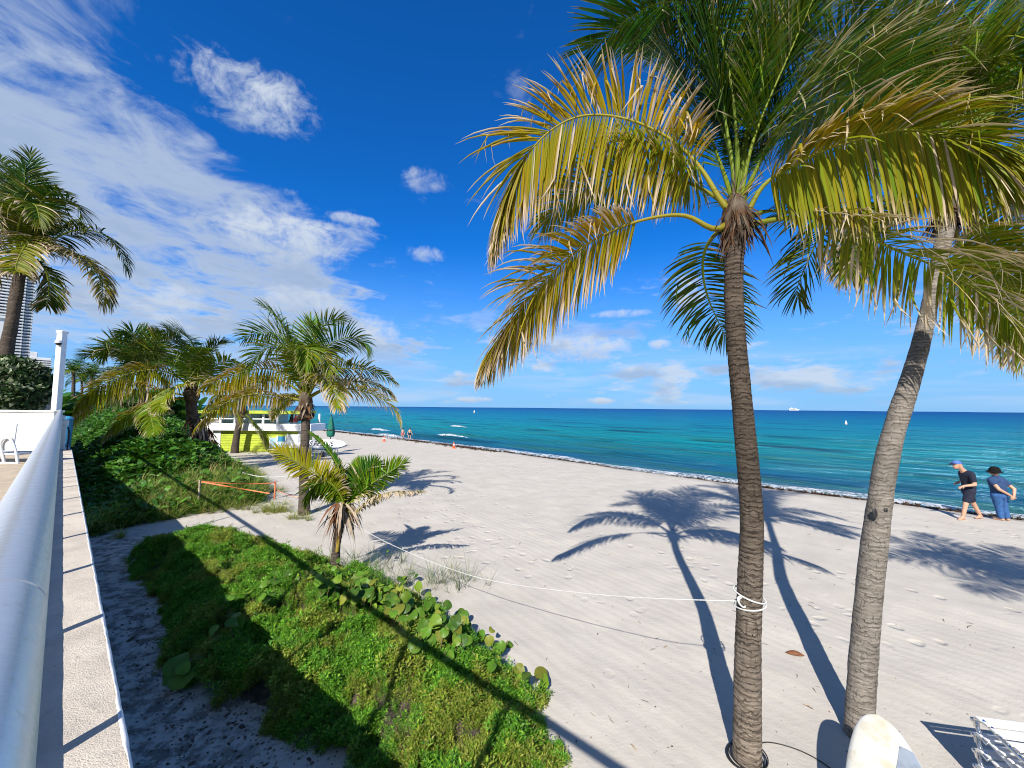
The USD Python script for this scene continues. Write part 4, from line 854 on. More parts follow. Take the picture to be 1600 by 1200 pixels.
# palm A: low crown right over the thicket, long yellow fronds to the left
bA = gnd(338, 735); cA = at(300, 615, 18.3)
PA = Thing('coconut_palm', 'low coconut palm with shaggy brown leaning trunk and long yellow fronds over the thicket', 'palm tree', on_sand(bA))
P = [np.array(bA) - [0, 0, .2], at(322, 700, 19.2), at(306, 665, 18.8), cA]
trunk(PA, P, np.array([.32, .28, .25, .20]), r2, 'trunk_dark', rough=.1, ringstep=.12)
sheath(PA, cA, .24, .7, r2)
for (u, v_) in [(325, 690), (315, 672), (308, 655)]: fibre(PA, at(u, v_, 18.9), 45, r2, .9, .26, .5, True, (np.array([.26, .12, .08]), STRAW * .7, BROWN), name='dry_skirt', w=.05)
def na(P, tw=0.0, **k): return frond(PA, P, .9 * k.pop('l', 1.25), .056, r2, n=80, twist=tw * 2.0, r0=.04, seg=5, **k)
na(pxy([(298, 612), (270, 585), (235, 578), (190, 588), (150, 608), (116, 640)], 18.3, 16.5), .4, hang=.65, drop=.65, yellow=.45, dry=.15)
na(pxy([(298, 618), (262, 612), (215, 603), (165, 612), (125, 640), (108, 668)], 18.3, 17.0), .3, hang=.7, drop=.65, yellow=.5, dry=.2, l=1.1)
na(pxy([(298, 622), (270, 625), (230, 635), (190, 655), (160, 685)], 18.3, 16.6), .3, hang=.7, drop=.65, yellow=.45, dry=.15, l=.9)
na(pxy([(298, 618), (275, 622), (245, 624), (236, 650), (238, 680)], 18.3, 16.2), .2, hang=.6, yellow=.12, dry=.1, base=GREEN, l=.9)
na(pxy([(300, 610), (295, 570), (280, 535), (262, 515)], 18.3, 18.8), .2, hang=.2, yellow=.08, dry=.04, base=DEEP)
na(pxy([(302, 610), (308, 570), (300, 535), (272, 518), (255, 525)], 18.3, 18.9), .2, hang=.25, yellow=.15, dry=.12)
na(pxy([(303, 610), (315, 570), (330, 545), (352, 535)], 18.3, 19.0), -.1, hang=.25, yellow=.05, dry=.04, base=DEEP)
na(pxy([(303, 612), (325, 580), (350, 565), (375, 570)], 18.3, 18.2), -.2, hang=.35, yellow=.2, dry=.1)
na(pxy([(304, 616), (325, 600), (350, 600), (370, 625)], 18.3, 17.4), -.2, hang=.5, yellow=.4, dry=.3)
na(pxy([(300, 616), (290, 600), (275, 605), (262, 640)], 18.3, 16.4), .1, hang=.6, yellow=.3, dry=.2, l=.9)
na(pxy([(298, 612), (272, 570), (235, 552), (200, 560)], 18.3, 18.6), .3, hang=.35, yellow=.1, dry=.06, base=DEEP * 1.2)
na(pxy([(300, 612), (298, 590), (300, 560), (318, 545)], 18.3, 17.2), 0, hang=.3, yellow=.1, dry=.06)
na(pxy([(303, 616), (330, 612), (358, 630), (376, 665)], 18.3, 18.9), -.2, hang=.6, yellow=.4, dry=.2, l=.9)
PB = Thing('coconut_palm', 'dark green coconut palm behind the low yellow palm over the thicket', 'palm tree', (at(232, 640, 26)[0], 26, 0))
cB = at(222, 590, 26); trunk(PB, [np.array([cB[0] + .4, 26, -.2]), np.array([cB[0] + .2, 26, 2.5]), cB], np.array([.28, .22, .18]), r2, 'trunk_dark', sides=14, ringstep=.12); sheath(PB, cB, .2, .7, r2)
for Q in [[(220, 588), (205, 560), (175, 552), (133, 557)], [(221, 588), (205, 545), (185, 530), (170, 545)], [(222, 586), (215, 545), (205, 520), (190, 522)], [(223, 586), (228, 540), (222, 516)], [(224, 586), (240, 545), (248, 520)],
          [(225, 588), (245, 550), (268, 532), (292, 540)], [(225, 590), (255, 565), (285, 565), (300, 590)], [(220, 592), (195, 580), (165, 590), (150, 615)], [(222, 592), (212, 580), (195, 600), (190, 630)], [(224, 592), (240, 585), (255, 605)], [(222, 588), (200, 550), (180, 540), (160, 560)], [(223, 588), (215, 560), (225, 545), (240, 560)]]:
    frond(PB, pxy(Q, 26, 26 + r2.uniform(-1.8, 1.5)), 1.45, .085, r2, n=72, twist=r2.uniform(-.8, .8), r0=.045, seg=4, hang=r2.uniform(.15, .35), yellow=r2.uniform(0, .15), dry=.06, base=DEEP * r2.uniform(.9, 1.5))
# palm by the hut, one dead frond hanging
bH = gnd(367, 706); PH = Thing('coconut_palm', 'slim palm against the lime hut wall with one dead frond hanging', 'palm tree', on_sand(bH))
yh = bH[1] - .6; cH = at(379, 640, yh)
trunk(PH, [at(366, 712, yh), at(370, 680, yh), cH], np.array([.26, .20, .17]), r2, 'trunk_dark', sides=16, ringstep=.1); sheath(PH, cH, .19, .7, r2)
for Q, kk in [([(380, 645), (392, 655), (406, 672), (416, 697)], dict(hang=.5, yellow=.15, dry=.25, base=DEEP * 1.2, drop=.5)), ([(380, 638), (400, 622), (425, 622), (440, 640)], dict(hang=.4, yellow=.4, dry=.15)),
              ([(379, 636), (375, 610), (355, 600), (335, 610)], dict(hang=.4, yellow=.2, dry=.1)), ([(380, 636), (390, 605), (405, 590), (425, 592)], dict(hang=.35, yellow=.1, dry=.1)), ([(379, 636), (380, 600), (375, 575)], dict(hang=.2, yellow=.05, dry=.05)), ([(378, 640), (365, 630), (345, 636), (335, 650)], dict(hang=.4, yellow=.4, dry=.2))]:
    frond(PH, pxy(Q, yh, yh + r2.uniform(-1.4, .8)), .95, .065, r2, n=60, twist=r2.uniform(-.2, .2), r0=.045, seg=4, **kk)
# the tall left palm
yT = 14.6; PTL = Thing('coconut_palm', 'tall leaning coconut palm at the left edge in front of the tall tower', 'palm tree', (at(-5, 640, yT)[0], yT, 0.5))
P = pxy([(-14, 690), (-2, 620), (8, 560), (19, 500), (27, 450), (33, 412)], yT, yT)
trunk(PTL, P, np.array([.33, .30, .27, .235, .23, .22]) * .72, r2, 'trunk_dark', ringstep=.1, rough=.06)
cT = P[-1]; sheath(PTL, cT, .24, .7, r2); fibre(PTL, cT, 50, r2, .8, .2, .7, w=.06)
for Q, y1, kk in [([(34, 408), (60, 390), (110, 362), (150, 362), (185, 388), (198, 424)], -.2, dict(twist=-.3, hang=.45, yellow=.02, dry=.05, base=DEEP * .8)),
                  ([(34, 408), (65, 395), (115, 395), (150, 425), (160, 478)], -.8, dict(twist=-.2, hang=.55, yellow=.65, dry=.35, base=GREEN)),
                  ([(34, 406), (75, 390), (120, 400), (160, 435), (172, 478)], .6, dict(twist=-.2, hang=.5, yellow=.05, dry=.05, base=DEEP * .8)),
                  ([(34, 404), (60, 350), (95, 312), (115, 318), (100, 360)], .4, dict(twist=-.2, hang=.35, yellow=.05, dry=.05, base=DEEP)),
                  ([(33, 402), (45, 340), (50, 280), (46, 238)], .3, dict(hang=.15, yellow=.03, dry=.03, base=DEEP * 1.3)),
                  ([(33, 402), (40, 345), (38, 290), (40, 260)], -.5, dict(hang=.2, yellow=.0, dry=.03, base=DEEP * 1.5)),
                  ([(32, 402), (25, 340), (5, 280), (-25, 250)], 0, dict(twist=.2, hang=.25, yellow=.1, dry=.05, base=GREEN)),
                  ([(32, 404), (10, 350), (-30, 320), (-80, 330)], .3, dict(twist=.2, hang=.35, yellow=.1, dry=.05)),
                  ([(31, 406), (5, 380), (-40, 375), (-85, 410)], -.3, dict(twist=.3, hang=.5, yellow=.3, dry=.15)),
                  ([(32, 408), (10, 405), (-20, 420), (-40, 470)], -.5, dict(twist=.2, hang=.6, yellow=.4, dry=.4)),
                  ([(34, 410), (60, 410), (75, 435), (72, 478)], .8, dict(twist=-.1, hang=.4, yellow=.1, dry=.1, base=DEEP)),
                  ([(33, 404), (55, 335), (80, 300), (100, 298)], -1.2, dict(twist=-.1, hang=.3, yellow=.05, dry=.05, base=DEEP * 1.2)),
                  ([(33, 404), (30, 350), (45, 320), (62, 350)], -2.2, dict(hang=.5, yellow=.2, dry=.15)),
                  ([(32, 404), (15, 340), (0, 330), (-10, 370)], -1.8, dict(hang=.5, yellow=.3, dry=.3)),
                  ([(33, 402), (20, 330), (10, 270), (0, 245)], .8, dict(hang=.2, yellow=.05, dry=.03, base=GREEN)),
                  ([(33, 406), (48, 372), (42, 380), (36, 425)], -2.0, dict(hang=.5, yellow=.35, dry=.3))]:
    kk['base'] = kk.get('base', GREEN) * .6; kk['yellow'] = kk.get('yellow', .1) * .8  # leaf colours darkened to give a backlit, hazy look
    frond(PTL, pxy(Q, yT, yT + y1), 1.0, .062, r2, n=70, r0=.045, seg=5, **kk)
for k, (u, v0, v1, y) in enumerate([(115, 650, 584, 62), (143, 650, 588, 66), (128, 650, 596, 90), (170, 650, 590, 80)]):
    free_palm(['far dark palm just right of the white mast', 'far dark palm second to the right of the white mast', 'smallest far palm between the two far palms by the mast', 'far palm peeping out left of the dark green palm'][k], on_sand(at(u, v0, y) * [1, 1, 0]), at(u, v1, y), (.3, .2), 14, 3.6, 1.0, .11, r2, yel=(0, .15), nl=26, dryf=.1, group='far palms beyond the thicket')
# ------------------------------------------------------------------ low plants
rv = np.random.default_rng(77)
def sprig(rng, n, ls, lw, h, cols, round_=False, spread=0.5):
    """A short shoot with n small leaves."""
    vs, fs, cs, k = [], [], [], 0
    for i in range(n):
        z = h * (i + .5) / n; a = i * 2.399 + rng.uniform(-.3, .3); r = spread * h * (0.15 + .5 * rng.random()) * (1.2 - .5 * i / n)
        b = np.array([math.cos(a) * r * .5, math.sin(a) * r * .5, z]); e = rng.uniform(.15, .9)
        d = np.array([math.cos(a) * math.cos(e), math.sin(a) * math.cos(e), math.sin(e)]); sd = np.cross(d, [0, 0, 1.0]); sd /= np.linalg.norm(sd); up = np.cross(sd, d)
        l, w = ls * rng.uniform(.7, 1.25), lw * rng.uniform(.7, 1.2); m = b + d * l * .5 + up * l * .06; t = b + d * l
        if round_:
            ang = np.linspace(0, 2 * PI, 9)[:-1]; ring = [b + d * l * (.5 - .5 * math.cos(q)) + sd * w * math.sin(q) * .5 + up * l * .12 * (abs(math.sin(q)) - .5) for q in ang]
            vs += ring + [m]; fs += [[k + 8, k + q, k + (q + 1) % 8] for q in range(8)]; c = 9
        else:
            vs += [b, m - sd * w * .5 + up * w * .15, t, m + sd * w * .5 + up * w * .15]; fs += [[k, k + 1, k + 2], [k, k + 2, k + 3]]; c = 4
        col = cols[rng.integers(len(cols))] * rng.uniform(.7, 1.35); cs += [col] * c; k += c
    return np.array(vs), np.array(fs), np.clip(np.array(cs), .003, 1)
def tuft(rng, n, L, w, cols, lean=.5):
    """A tuft of arching blades."""
    vs, fs, cs, k = [], [], [], 0
    for i in range(n):
        a = rng.uniform(0, 2 * PI); d = np.array([math.cos(a) * lean * rng.random(), math.sin(a) * lean * rng.random(), 1.0]); d /= np.linalg.norm(d); o = np.array([math.cos(a), math.sin(a), 0])
        p = o * rng.uniform(0, .05); l = L * rng.uniform(.5, 1.1); sd = np.cross(d, o) + 1e-6; sd /= np.linalg.norm(sd); g = rng.uniform(.1, .55); row = []
        for q in range(5):
            ww = w * (1, .9, .7, .45, .05)[q] / 2; row += [p - sd * ww, p + sd * ww]; d = d + (o * .6 - np.array([0, 0, 1.0])) * g * .35 * (q + .5); d /= np.linalg.norm(d); p = p + d * l / 4
        vs += row; c = cols[rng.integers(len(cols))] * rng.uniform(.7, 1.3)
        for q in range(4): fs += [[k + 2*q, k + 2*q + 1, k + 2*q + 3], [k + 2*q, k + 2*q + 3, k + 2*q + 2]]
        cs += [c * x for x in (.6, .6, .9, .9, 1, 1, 1.1, 1.1, 1.2, 1.2)]; k += 10
    return np.array(vs), np.array(fs), np.clip(np.array(cs), .003, 1)
MOSS = [np.array([.095, .26, .016]), np.array([.14, .33, .022]), np.array([.060, .19, .014]), np.array([.20, .36, .030])]
MOSSY = [np.array([.23, .31, .03]), np.array([.28, .30, .05]), np.array([.13, .26, .02])]
# the near bed: a mound of earth under tens of thousands of succulent shoots
x0, y0_, x1, y1_ = BED.bounds; xs, ys_ = np.arange(x0 - .1, x1 + .1, .05), np.arange(y0_ - .1, y1_ + .1, .05)
def bed_fn(x, y):
    xy = np.column_stack([x, y]); return np.column_stack([xy, sand_z(xy) - .02 + np.maximum(bed_h(xy) - .03, 0) * .9 * np.clip((inside(BED, xy) - .14) / .3, 0, 1) - .04 * (inside(BED, xy) < .16)])
M['soil'] = plain('dark_sandy_soil', (0.10, 0.08, 0.055), 0.95, vary=.4, scale=12, bump=.8, bscale=60, bdist=.02)
v, f = grid(xs, ys_, bed_fn); keep = inside(BED, v[:, :2])[f].min(1) > -.03
single('dune_mound', compact(v, f[keep]), M['soil'], kind='structure', smooth=True)
n = 52000; xy = sample_in(BED.buffer(.30), n, rv); xy = xy[xy[:, 1] > 1.6]; 
clump = meshkit.fbm(np.column_stack([xy * 2.6, 0 * xy[:, 0]]), 3, 12); bare = meshkit.fbm(np.column_stack([xy * 1.5, 0 * xy[:, 0] + 9]), 2, 22)
keep = (rv.random(len(xy)) < np.clip((clump - .24) * 6, .30, 1)) & (inside(BED, xy) > .75 * (meshkit.fbm(np.column_stack([xy * 2.6, 0 * xy[:, 0] + 3]), 3, 8) - .46)); xy, clump = xy[keep], clump[keep]; n = len(xy)
z = sand_z(xy) + bed_h(xy) + .10 * (clump - .5) * 2 - .03
protos = []
for k in range(7): protos.append((*sprig(rv, 26, .031, .0115, .11, MOSS if k < 5 else MOSSY), ))
protos = [(p[0], p[1], M['small_leaf'], p[2]) for p in protos]
idx = np.where(meshkit.fbm(np.column_stack([xy * 3.2, 0 * z + 5]), 3, 2) > .56, rv.integers(5, 7, n), rv.integers(0, 5, n))
gr = np.column_stack([xy, z]); 
tilt = rv.uniform(.0, .7, n); 
pr = instances('/World/ground_cover', protos, gr, quats(rv.uniform(0, 2 * PI, n), rv.uniform(0, 2 * PI, n), tilt), rv.uniform(.6, 1.2, n) * (.65 + .8 * clump) * np.where(rv.random(n) < .05, 1.5, 1.0), idx)
tag(pr, 'low bright green succulent ground cover on the mound by the sea wall', 'ground cover', kind='stuff')
# dead stalks and pale runners poking out of it
n = 800; xy = sample_in(BED, n, rv); z = sand_z(xy) + bed_h(xy); DRY = [np.array([.33, .25, .13]), np.array([.22, .15, .08]), np.array([.20, .22, .06])]
pr = instances('/World/dry_stalks', [(p[0], p[1], M['small_leaf'], p[2]) for p in [tuft(rv, 6, .30, .0035, DRY, 1.1) for _ in range(4)]], np.column_stack([xy, z - .04]), quats(rv.uniform(0, 6.3, n), rv.uniform(0, 6.3, n), rv.uniform(0, .6, n)), rv.uniform(.5, 1.1, n), rv.integers(0, 4, n))
tag(pr, 'thin dry stalks poking out of the near ground cover', 'dry grass', kind='stuff')

# the thicket along the wall
xs, ys_ = ramp_steps([(-42, 25), (-22, 60), (-7.5, 0)]), ramp_steps([(9.5, 70), (24, 30), (44, 0)])
def th_fn(x, y):
    xy = np.column_stack([x, y]); return np.column_stack([xy, sand_z(xy) - .02 + np.maximum(thicket_h(xy) - .25, 0)])
v, f = grid(xs, ys_, th_fn); keep = inside(THICKET, v[:, :2])[f].min(1) > 0
single('thicket_bank', compact(v, f[keep]), M['soil'], kind='structure', smooth=True)
n = 16000; xy = sample_in(THICKET, n * 3, rv); dd = np.hypot(xy[:, 0], xy[:, 1]); xy = xy[rv.random(len(xy)) < np.clip((19.0 / dd) ** 2, 0, 1)][:n]; n = len(xy)
s_, a_ = to_sa(xy); hh = thicket_h(xy); z = sand_z(xy) + hh - rv.random(n) ** 2 * np.minimum(hh, .5) - .05
SG = [np.array([.055, .17, .018]), np.array([.035, .12, .016]), np.array([.09, .22, .022]), np.array([.065, .15, .014])]
protos = [sprig(rv, 9, .16, .14, .26, SG, True, 1.3) for _ in range(5)] + [sprig(rv, 16, .085, .03, .24, MOSS, False, .9) for _ in range(3)] + [tuft(rv, 26, .55, .010, [np.array([.19, .30, .035]), np.array([.13, .25, .028]), np.array([.38, .34, .12])], .8) for _ in range(3)]
lownoise = meshkit.fbm(np.column_stack([xy * .7, 0 * z]), 3, 6)
grassy = np.clip((19.0 - s_) / 2.5 + (a_ - 2.2) * .35 + (lownoise - .5) * 2.5, 0, 1); u_ = rv.random(n)
idx = np.where(u_ < grassy * .8, np.where(rv.random(n) < .55, rv.integers(8, 11, n), rv.integers(5, 8, n)), np.where(rv.random(n) < .88, rv.integers(0, 5, n), rv.integers(5, 8, n)))
pr = instances('/World/sea_grape_thicket', [(p[0], p[1], M['broad_leaf'] if k < 5 else M['small_leaf'], p[2]) for k, p in enumerate(protos)], np.column_stack([xy, z]), quats(rv.uniform(0, 6.3, n), rv.uniform(0, 6.3, n), rv.uniform(0, .6, n)), rv.uniform(.7, 1.35, n), idx)
tag(pr, 'dense dark green thicket of round leaved shrubs beside the far sea wall', 'thicket', kind='stuff')
# grass tufts: along the thicket's front, on the path and round the bed
gp = []
for (u, v_), m, sp in [((190, 795), 60, .5), ((250, 800), 90, .6), ((300, 796), 90, .55), ((345, 785), 40, .5), ((395, 795), 26, .6), ((432, 800), 26, .22), ((405, 768), 40, .5), ((470, 812), 10, .2), ((185, 841), 4, .12), ((455, 700), 30, .7), ((400, 706), 60, 1.2), ((350, 738), 60, .8), ((385, 745), 40, .6), ((260, 770), 90, .8), ((330, 765), 60, .7), ((215, 770), 60, .6), ((160, 785), 50, .5)]:
    c = gnd(u, v_); gp += [c[:2] + rv.normal(0, sp, 2) * [1, .5] for _ in range(m)]
gp = np.array(gp); n = len(gp); z = sand_z(gp) + thicket_h(gp) * .85 - .03
GC = [np.array([.18, .27, .035]), np.array([.12, .23, .03]), np.array([.40, .34, .13]), np.array([.28, .29, .07])]
pr = instances('/World/dune_grass', [(p[0], p[1], M['small_leaf'], p[2]) for p in [tuft(rv, 30, .42, .008, GC, 1.0) for _ in range(5)]], np.column_stack([gp, z]), quats(rv.uniform(0, 6.3, n), rv.uniform(0, 6.3, n), rv.uniform(0, .3, n)), rv.uniform(.45, 1.25, n), rv.integers(0, 5, n))
tag(pr, 'yellow green grass tufts in front of the thicket and along the sand path', 'grass', kind='stuff')
# sea oats at the seaward edge of the bed
op = []
for (u, v_), m, sp in [((560, 880), 16, .25), ((600, 885), 14, .25), ((640, 905), 14, .3), ((690, 915), 12, .25), ((715, 905), 10, .2), ((500, 880), 8, .2), ((540, 905), 14, .2), ((610, 920), 14, .3), ((670, 950), 8, .2)]:
    c = gnd(u, v_, .05); op += [c[:2] + rv.normal(0, sp, 2) for _ in range(m)]
op = np.array(op); n = len(op); z = sand_z(op) + bed_h(op) - .03
SO = [np.array([.16, .22, .10]), np.array([.20, .24, .12]), np.array([.36, .32, .17]), np.array([.12, .20, .07])]
pr = instances('/World/sea_oats', [(p[0], p[1], M['small_leaf'], p[2]) for p in [tuft(rv, 9, .62, .007, SO, .9) for _ in range(5)]], np.column_stack([op, z]), quats(rv.uniform(0, 6.3, n), rv.uniform(0, 6.3, n), rv.uniform(0, .25, n)), rv.uniform(.45, 1.15, n), rv.integers(0, 5, n))
tag(pr, 'wispy grey green sea oats round the foot of the young palm', 'grass', kind='stuff')

# sea grape plants: every round leaf is a part
def round_leaf(c, nrm, tip, size, rng):
    nrm = nrm / np.linalg.norm(nrm); tip = tip - nrm * (tip @ nrm); tip /= np.linalg.norm(tip); sd = np.cross(nrm, tip); vs = [c + nrm * size * .02]; k = 18; curl = rng.uniform(-.1, .25)
    for ring in (.55, 1.0):
        for q in range(k):
            a = 2 * PI * q / k; rr = ring * size * .5 * (1 + .04 * math.sin(3 * a + c[0] * 40)); x, y = math.cos(a) * rr * 1.02, math.sin(a) * rr
            if abs(a) < .01 or abs(a - PI) < .01: x *= .93
            vs.append(c + tip * x + sd * y + nrm * (curl * (y * y) / size * 1.6 - .12 * size * ring * ring * (1 if abs(math.sin(a)) < .4 else .2)))
    fs = [[0, 1 + q, 1 + (q + 1) % k] for q in range(k)]
    for q in range(k): a, b_ = 1 + q, 1 + (q + 1) % k; fs += [[a, a + k, b_ + k], [a, b_ + k, b_]]
    return np.array(vs), np.array(fs)
LC = [np.array([.075, .19, .016]), np.array([.10, .23, .018]), np.array([.05, .14, .016]), np.array([.15, .26, .022]), np.array([.21, .24, .03])]
def sea_grape(label, spots, zoff, size, group=None, rusty=()):
    P0 = np.array([on_sand(gnd(u, v_, .15)) for u, v_ in spots]); base = P0.mean(0)
    T = Thing('sea_grape', label, 'shrub', base)
    zo = np.array([rv.uniform(*zoff) for _ in spots])
    for _ in range(6):
        zl = sand_z(P0[:, :2]) + bed_h(P0[:, :2]) + zo; P0 = np.array([gnd(u, v_, z) for (u, v_), z in zip(spots, zl)])
    for k, p in enumerate(P0):
        p = at(spots[k][0], spots[k][1], p[1]) if False else p
        foot = np.array([p[0] + rv.normal(0, .06), p[1] + rv.normal(0, .06), float(sand_z(p[None, :2])[0]) + float(bed_h(p[None, :2])[0]) - .05])
        T.part('stem', tube(spline([foot, (foot + p) / 2 + rv.normal(0, .015, 3), p - [0, 0, .005]], 6), .005, 5), M['leaf'], tint=np.tile(np.array([.20, .16, .07]), (32, 1)))
        for _ in range(1 if rv.random() < .3 else 2):
            q = p + rv.normal(0, .06, 3); sz = size * rv.uniform(.55, 1.2)
            nrm = np.array([rv.normal(-.2, .45), rv.normal(-.45, .45), rv.uniform(.5, 1.3)]); c = LC[rv.integers(len(LC))] * rv.uniform(.8, 1.2)
            if k in rusty: c = np.array([.45, .14, .015])
            v, f = round_leaf(q, nrm, rv.normal(0, 1, 3), sz, rv)
            ed = np.clip(meshkit.fbm(v * 30, 2, 8)[:, None] * 1.6 - .6, 0, 1); t = c * (1 - .35 * ed) + np.array([.26, .22, .05]) * .35 * ed
            T.part('leaf', (v, f), M['broad_leaf'], smooth=True, tint=np.clip(t, .01, 1), label='rusty orange leaf' if k in rusty else None)
sea_grape('sea grape runner with loose round leaves lying farthest out on the pale sand', [(750, 985), (758, 1005), (772, 1000), (785, 1008), (793, 1000), (770, 1015), (742, 1018), (765, 1030), (778, 1036), (795, 1048), (805, 1042), (818, 1058), (828, 1062), (840, 1058), (848, 1055), (728, 1000)], (.08, .18), .15)
sea_grape('sea grape plant just right of the young palm with a rusty orange leaf', [(548, 905), (560, 915), (575, 900), (590, 908), (602, 920), (612, 938), (600, 945), (625, 930), (640, 940), (655, 915), (632, 960), (648, 965), (662, 955), (668, 930), (680, 960), (690, 975), (705, 985), (715, 958), (700, 955), (655, 985), (675, 990), (690, 1000), (712, 1005), (620, 905), (580, 935), (640, 900), (608, 868)] + [(540 + 180 * t + rv.normal(0, 10), 905 + 95 * t + rv.normal(0, 14)) for t in rv.random(40)], (.13, .30), .15, rusty=(5,))
sea_grape('sea grape leaves strung across the middle of the green mound', [(430, 893), (438, 905), (452, 915), (470, 905), (480, 920), (500, 905), (515, 915), (530, 910), (545, 920), (352, 940), (395, 935), (412, 932), (433, 930), (360, 950), (500, 925), (520, 930), (545, 935), (420, 905)] + [(470 + 160 * t + rv.normal(0, 12), 892 + 42 * t + rv.normal(0, 12)) for t in rv.random(34)], (.16, .28), .14)
sea_grape('low sea grape with big dark leaves in the shade nearest the sea wall', [(345, 985), (360, 982), (372, 975), (335, 990), (275, 1045), (300, 1035), (318, 1030), (290, 1050)], (.14, .24), .22)

# hedge bush behind the parapet
c = at(18, 605, 14.6)
Hb = Thing('hedge_bush', 'rounded clipped bush with pale edged leaves behind the parapet', 'bush', (c[0], c[1], 0.5))
n = 5200; d = rv.normal(0, 1, (n, 3)); d /= np.linalg.norm(d, axis=1, keepdims=True); rr = rv.uniform(.72, 1.04, n)[:, None] * (1 + .22 * (meshkit.fbm(d * 2.4, 3, 4)[:, None] - .5))
rx, rz = (at(62, 605, 14.6) - c)[0], (at(18, 562, 14.6) - c)[2]
P = c + d * rr * [rx * 1.15, rx, rz * 1.08]; vs, fs, cs = [], [], []
ax = rv.normal(0, 1, (n, 3)) + d; ax /= np.linalg.norm(ax, axis=1, keepdims=True); sd = np.cross(ax, d + rv.normal(0, .4, (n, 3))); sd /= np.linalg.norm(sd, axis=1, keepdims=True); l = rv.uniform(.07, .13, n)[:, None]
V = np.stack([P - ax * l, P - sd * l * .5, P + ax * l, P + sd * l * .5], 1).reshape(-1, 3); k = np.arange(n)[:, None] * 4
cc = np.where(rv.random((n, 1)) < .3, np.array([.30, .34, .20]), np.array([.035, .075, .022])) * rv.uniform(.6, 1.3, (n, 1))
Hb.part('leaves', (V, np.vstack([k + [0, 1, 2], k + [0, 2, 3]])), M['small_leaf'], tint=np.repeat(cc, 4, 0), kind='stuff')
core = trimesh.creation.icosphere(3, 1.0); core.apply_scale([rx * .8, rx * .7, rz * .78]); core.apply_translation(c); Hb.part('twigs', core, M['soil'], smooth=True)
for dx in (-.5, .1, .5): Hb.part('stem', tube([[c[0] + dx, c[1], .5], [c[0] + dx * .6, c[1], c[2]]], .06, 8), M['wood'])
# far dunes and trees behind the thicket
fp = []
for i in range(900):
    s_ = rv.uniform(62, 330); a_ = rv.uniform(-6, 10 + .02 * s_); fp.append([*(s_ * WD + a_ * WN)])
fp = np.array(fp); n = len(fp)
pr = instances('/World/far_shrubs', [(p[0] * 7, p[1], M['small_leaf'], p[2] * .8) for p in [sprig(rv, 40, .14, .11, .30, SG, True, 1.6) for _ in range(4)]], np.column_stack([fp, np.zeros(n) + rv.uniform(-.3, 1.2, n)]), quats(rv.uniform(0, 6.3, n), rv.uniform(0, 6.3, n), rv.uniform(0, .4, n)), rv.uniform(.8, 1.7, n), rv.integers(0, 4, n))
tag(pr, 'far green dune scrub running along the beach behind the palms', 'scrub', kind='stuff')

# litter: shells and chips below the wall, crumbs on the sand, weed along the water
def chips(rng, size, cols, n=1, flat=.35):
    m = trimesh.creation.icosphere(0, 1.0); v = np.array(m.vertices) * rng.uniform(.5, 1.2, (12, 1)) * [size, size * rng.uniform(.4, .9), size * flat]
    return v, np.array(m.faces), np.tile(cols[rng.integers(len(cols))], (12, 1))
n = 5200; s_ = rv.uniform(1.2, 9.5, n) ** 1.0; a_ = rv.normal(1.25, .42, n); ok = (a_ > .45) & (a_ < 2.4) & (rv.random(n) < np.clip(1.5 - s_ / 8, .12, 1)); s_, a_ = s_[ok], a_[ok]; xy = s_[:, None] * WD + a_[:, None] * WN; n = len(xy)
CH_ = [np.array([.50, .47, .42]), np.array([.14, .11, .08]), np.array([.30, .26, .20]), np.array([.09, .07, .05]), np.array([.65, .62, .58]), np.array([.20, .15, .10])]
pr = instances('/World/shell_litter', [(v, f, M['fibre'], t) for v, f, t in [chips(rv, .011, [c_]) for c_ in CH_]], np.column_stack([xy, sand_z(xy) + .004]), quats(rv.uniform(0, 6.3, n), rv.uniform(0, 6.3, n), rv.uniform(0, .6, n)), rv.lognormal(0, .5, n) * np.where(rv.random(n) < .012, 2.6, 1), rv.choice(6, n, p=[.20, .26, .2, .20, .06, .08]))
tag(pr, 'shell and bark litter on the shaded sand below the sea wall', 'litter', kind='stuff')
n = 1500; y_ = 2.6 + 9 * rv.random(n) ** 1.6; x_ = y_ * rv.uniform(-.3, 1.4, n); xy = np.column_stack([x_, y_]); ok = inside(BED, xy) < -.05; xy = xy[ok]; dn = meshkit.fbm(np.column_stack([xy * .9, 0 * xy[:, 0]]), 2, 3); xy = xy[rv.random(len(xy)) < np.clip((dn - .38) * 5, .05, 1)]; n = len(xy)
tw = tube([[0, 0, 0], [.03, .004, .004], [.06, -.003, 0]], .0022, 4); tw = (tw[0], tw[1], np.tile(np.array([.08, .055, .035]), (len(tw[0]), 1)))
pr = instances('/World/beach_crumbs', [(v, f, M['fibre'], t) for v, f, t in [chips(rv, .006, [CH_[3]]), chips(rv, .008, [np.array([.17, .10, .06])]), tw, chips(rv, .005, [CH_[4]])]], np.column_stack([xy, sand_z(xy) + .003]), quats(rv.uniform(0, 6.3, n), rv.uniform(0, 6.3, n), rv.uniform(0, .3, n)), rv.lognormal(0, .4, n), rv.choice(4, n, p=[.45, .25, .14, .16]))
tag(pr, 'dark crumbs and tiny twigs scattered on the near sand', 'litter', kind='stuff')
n = 4600; s_ = np.r_[rv.uniform(18, 62, 3600), rv.uniform(-6, 20, 1000)]; dens = meshkit.fbm(np.column_stack([s_ * .35, 0 * s_, 0 * s_]), 3, 9); off = np.where(s_ > 20, rv.normal(-1.0, .42, n), rv.normal(-.50, .08, n)); ok = rv.random(n) < np.clip((dens - .3) * 4, .05, 1); s_, off = s_[ok], off[ok]; a_ = SHORE(s_) + off; xy = s_[:, None] * WD + a_[:, None] * WN; n = len(xy)
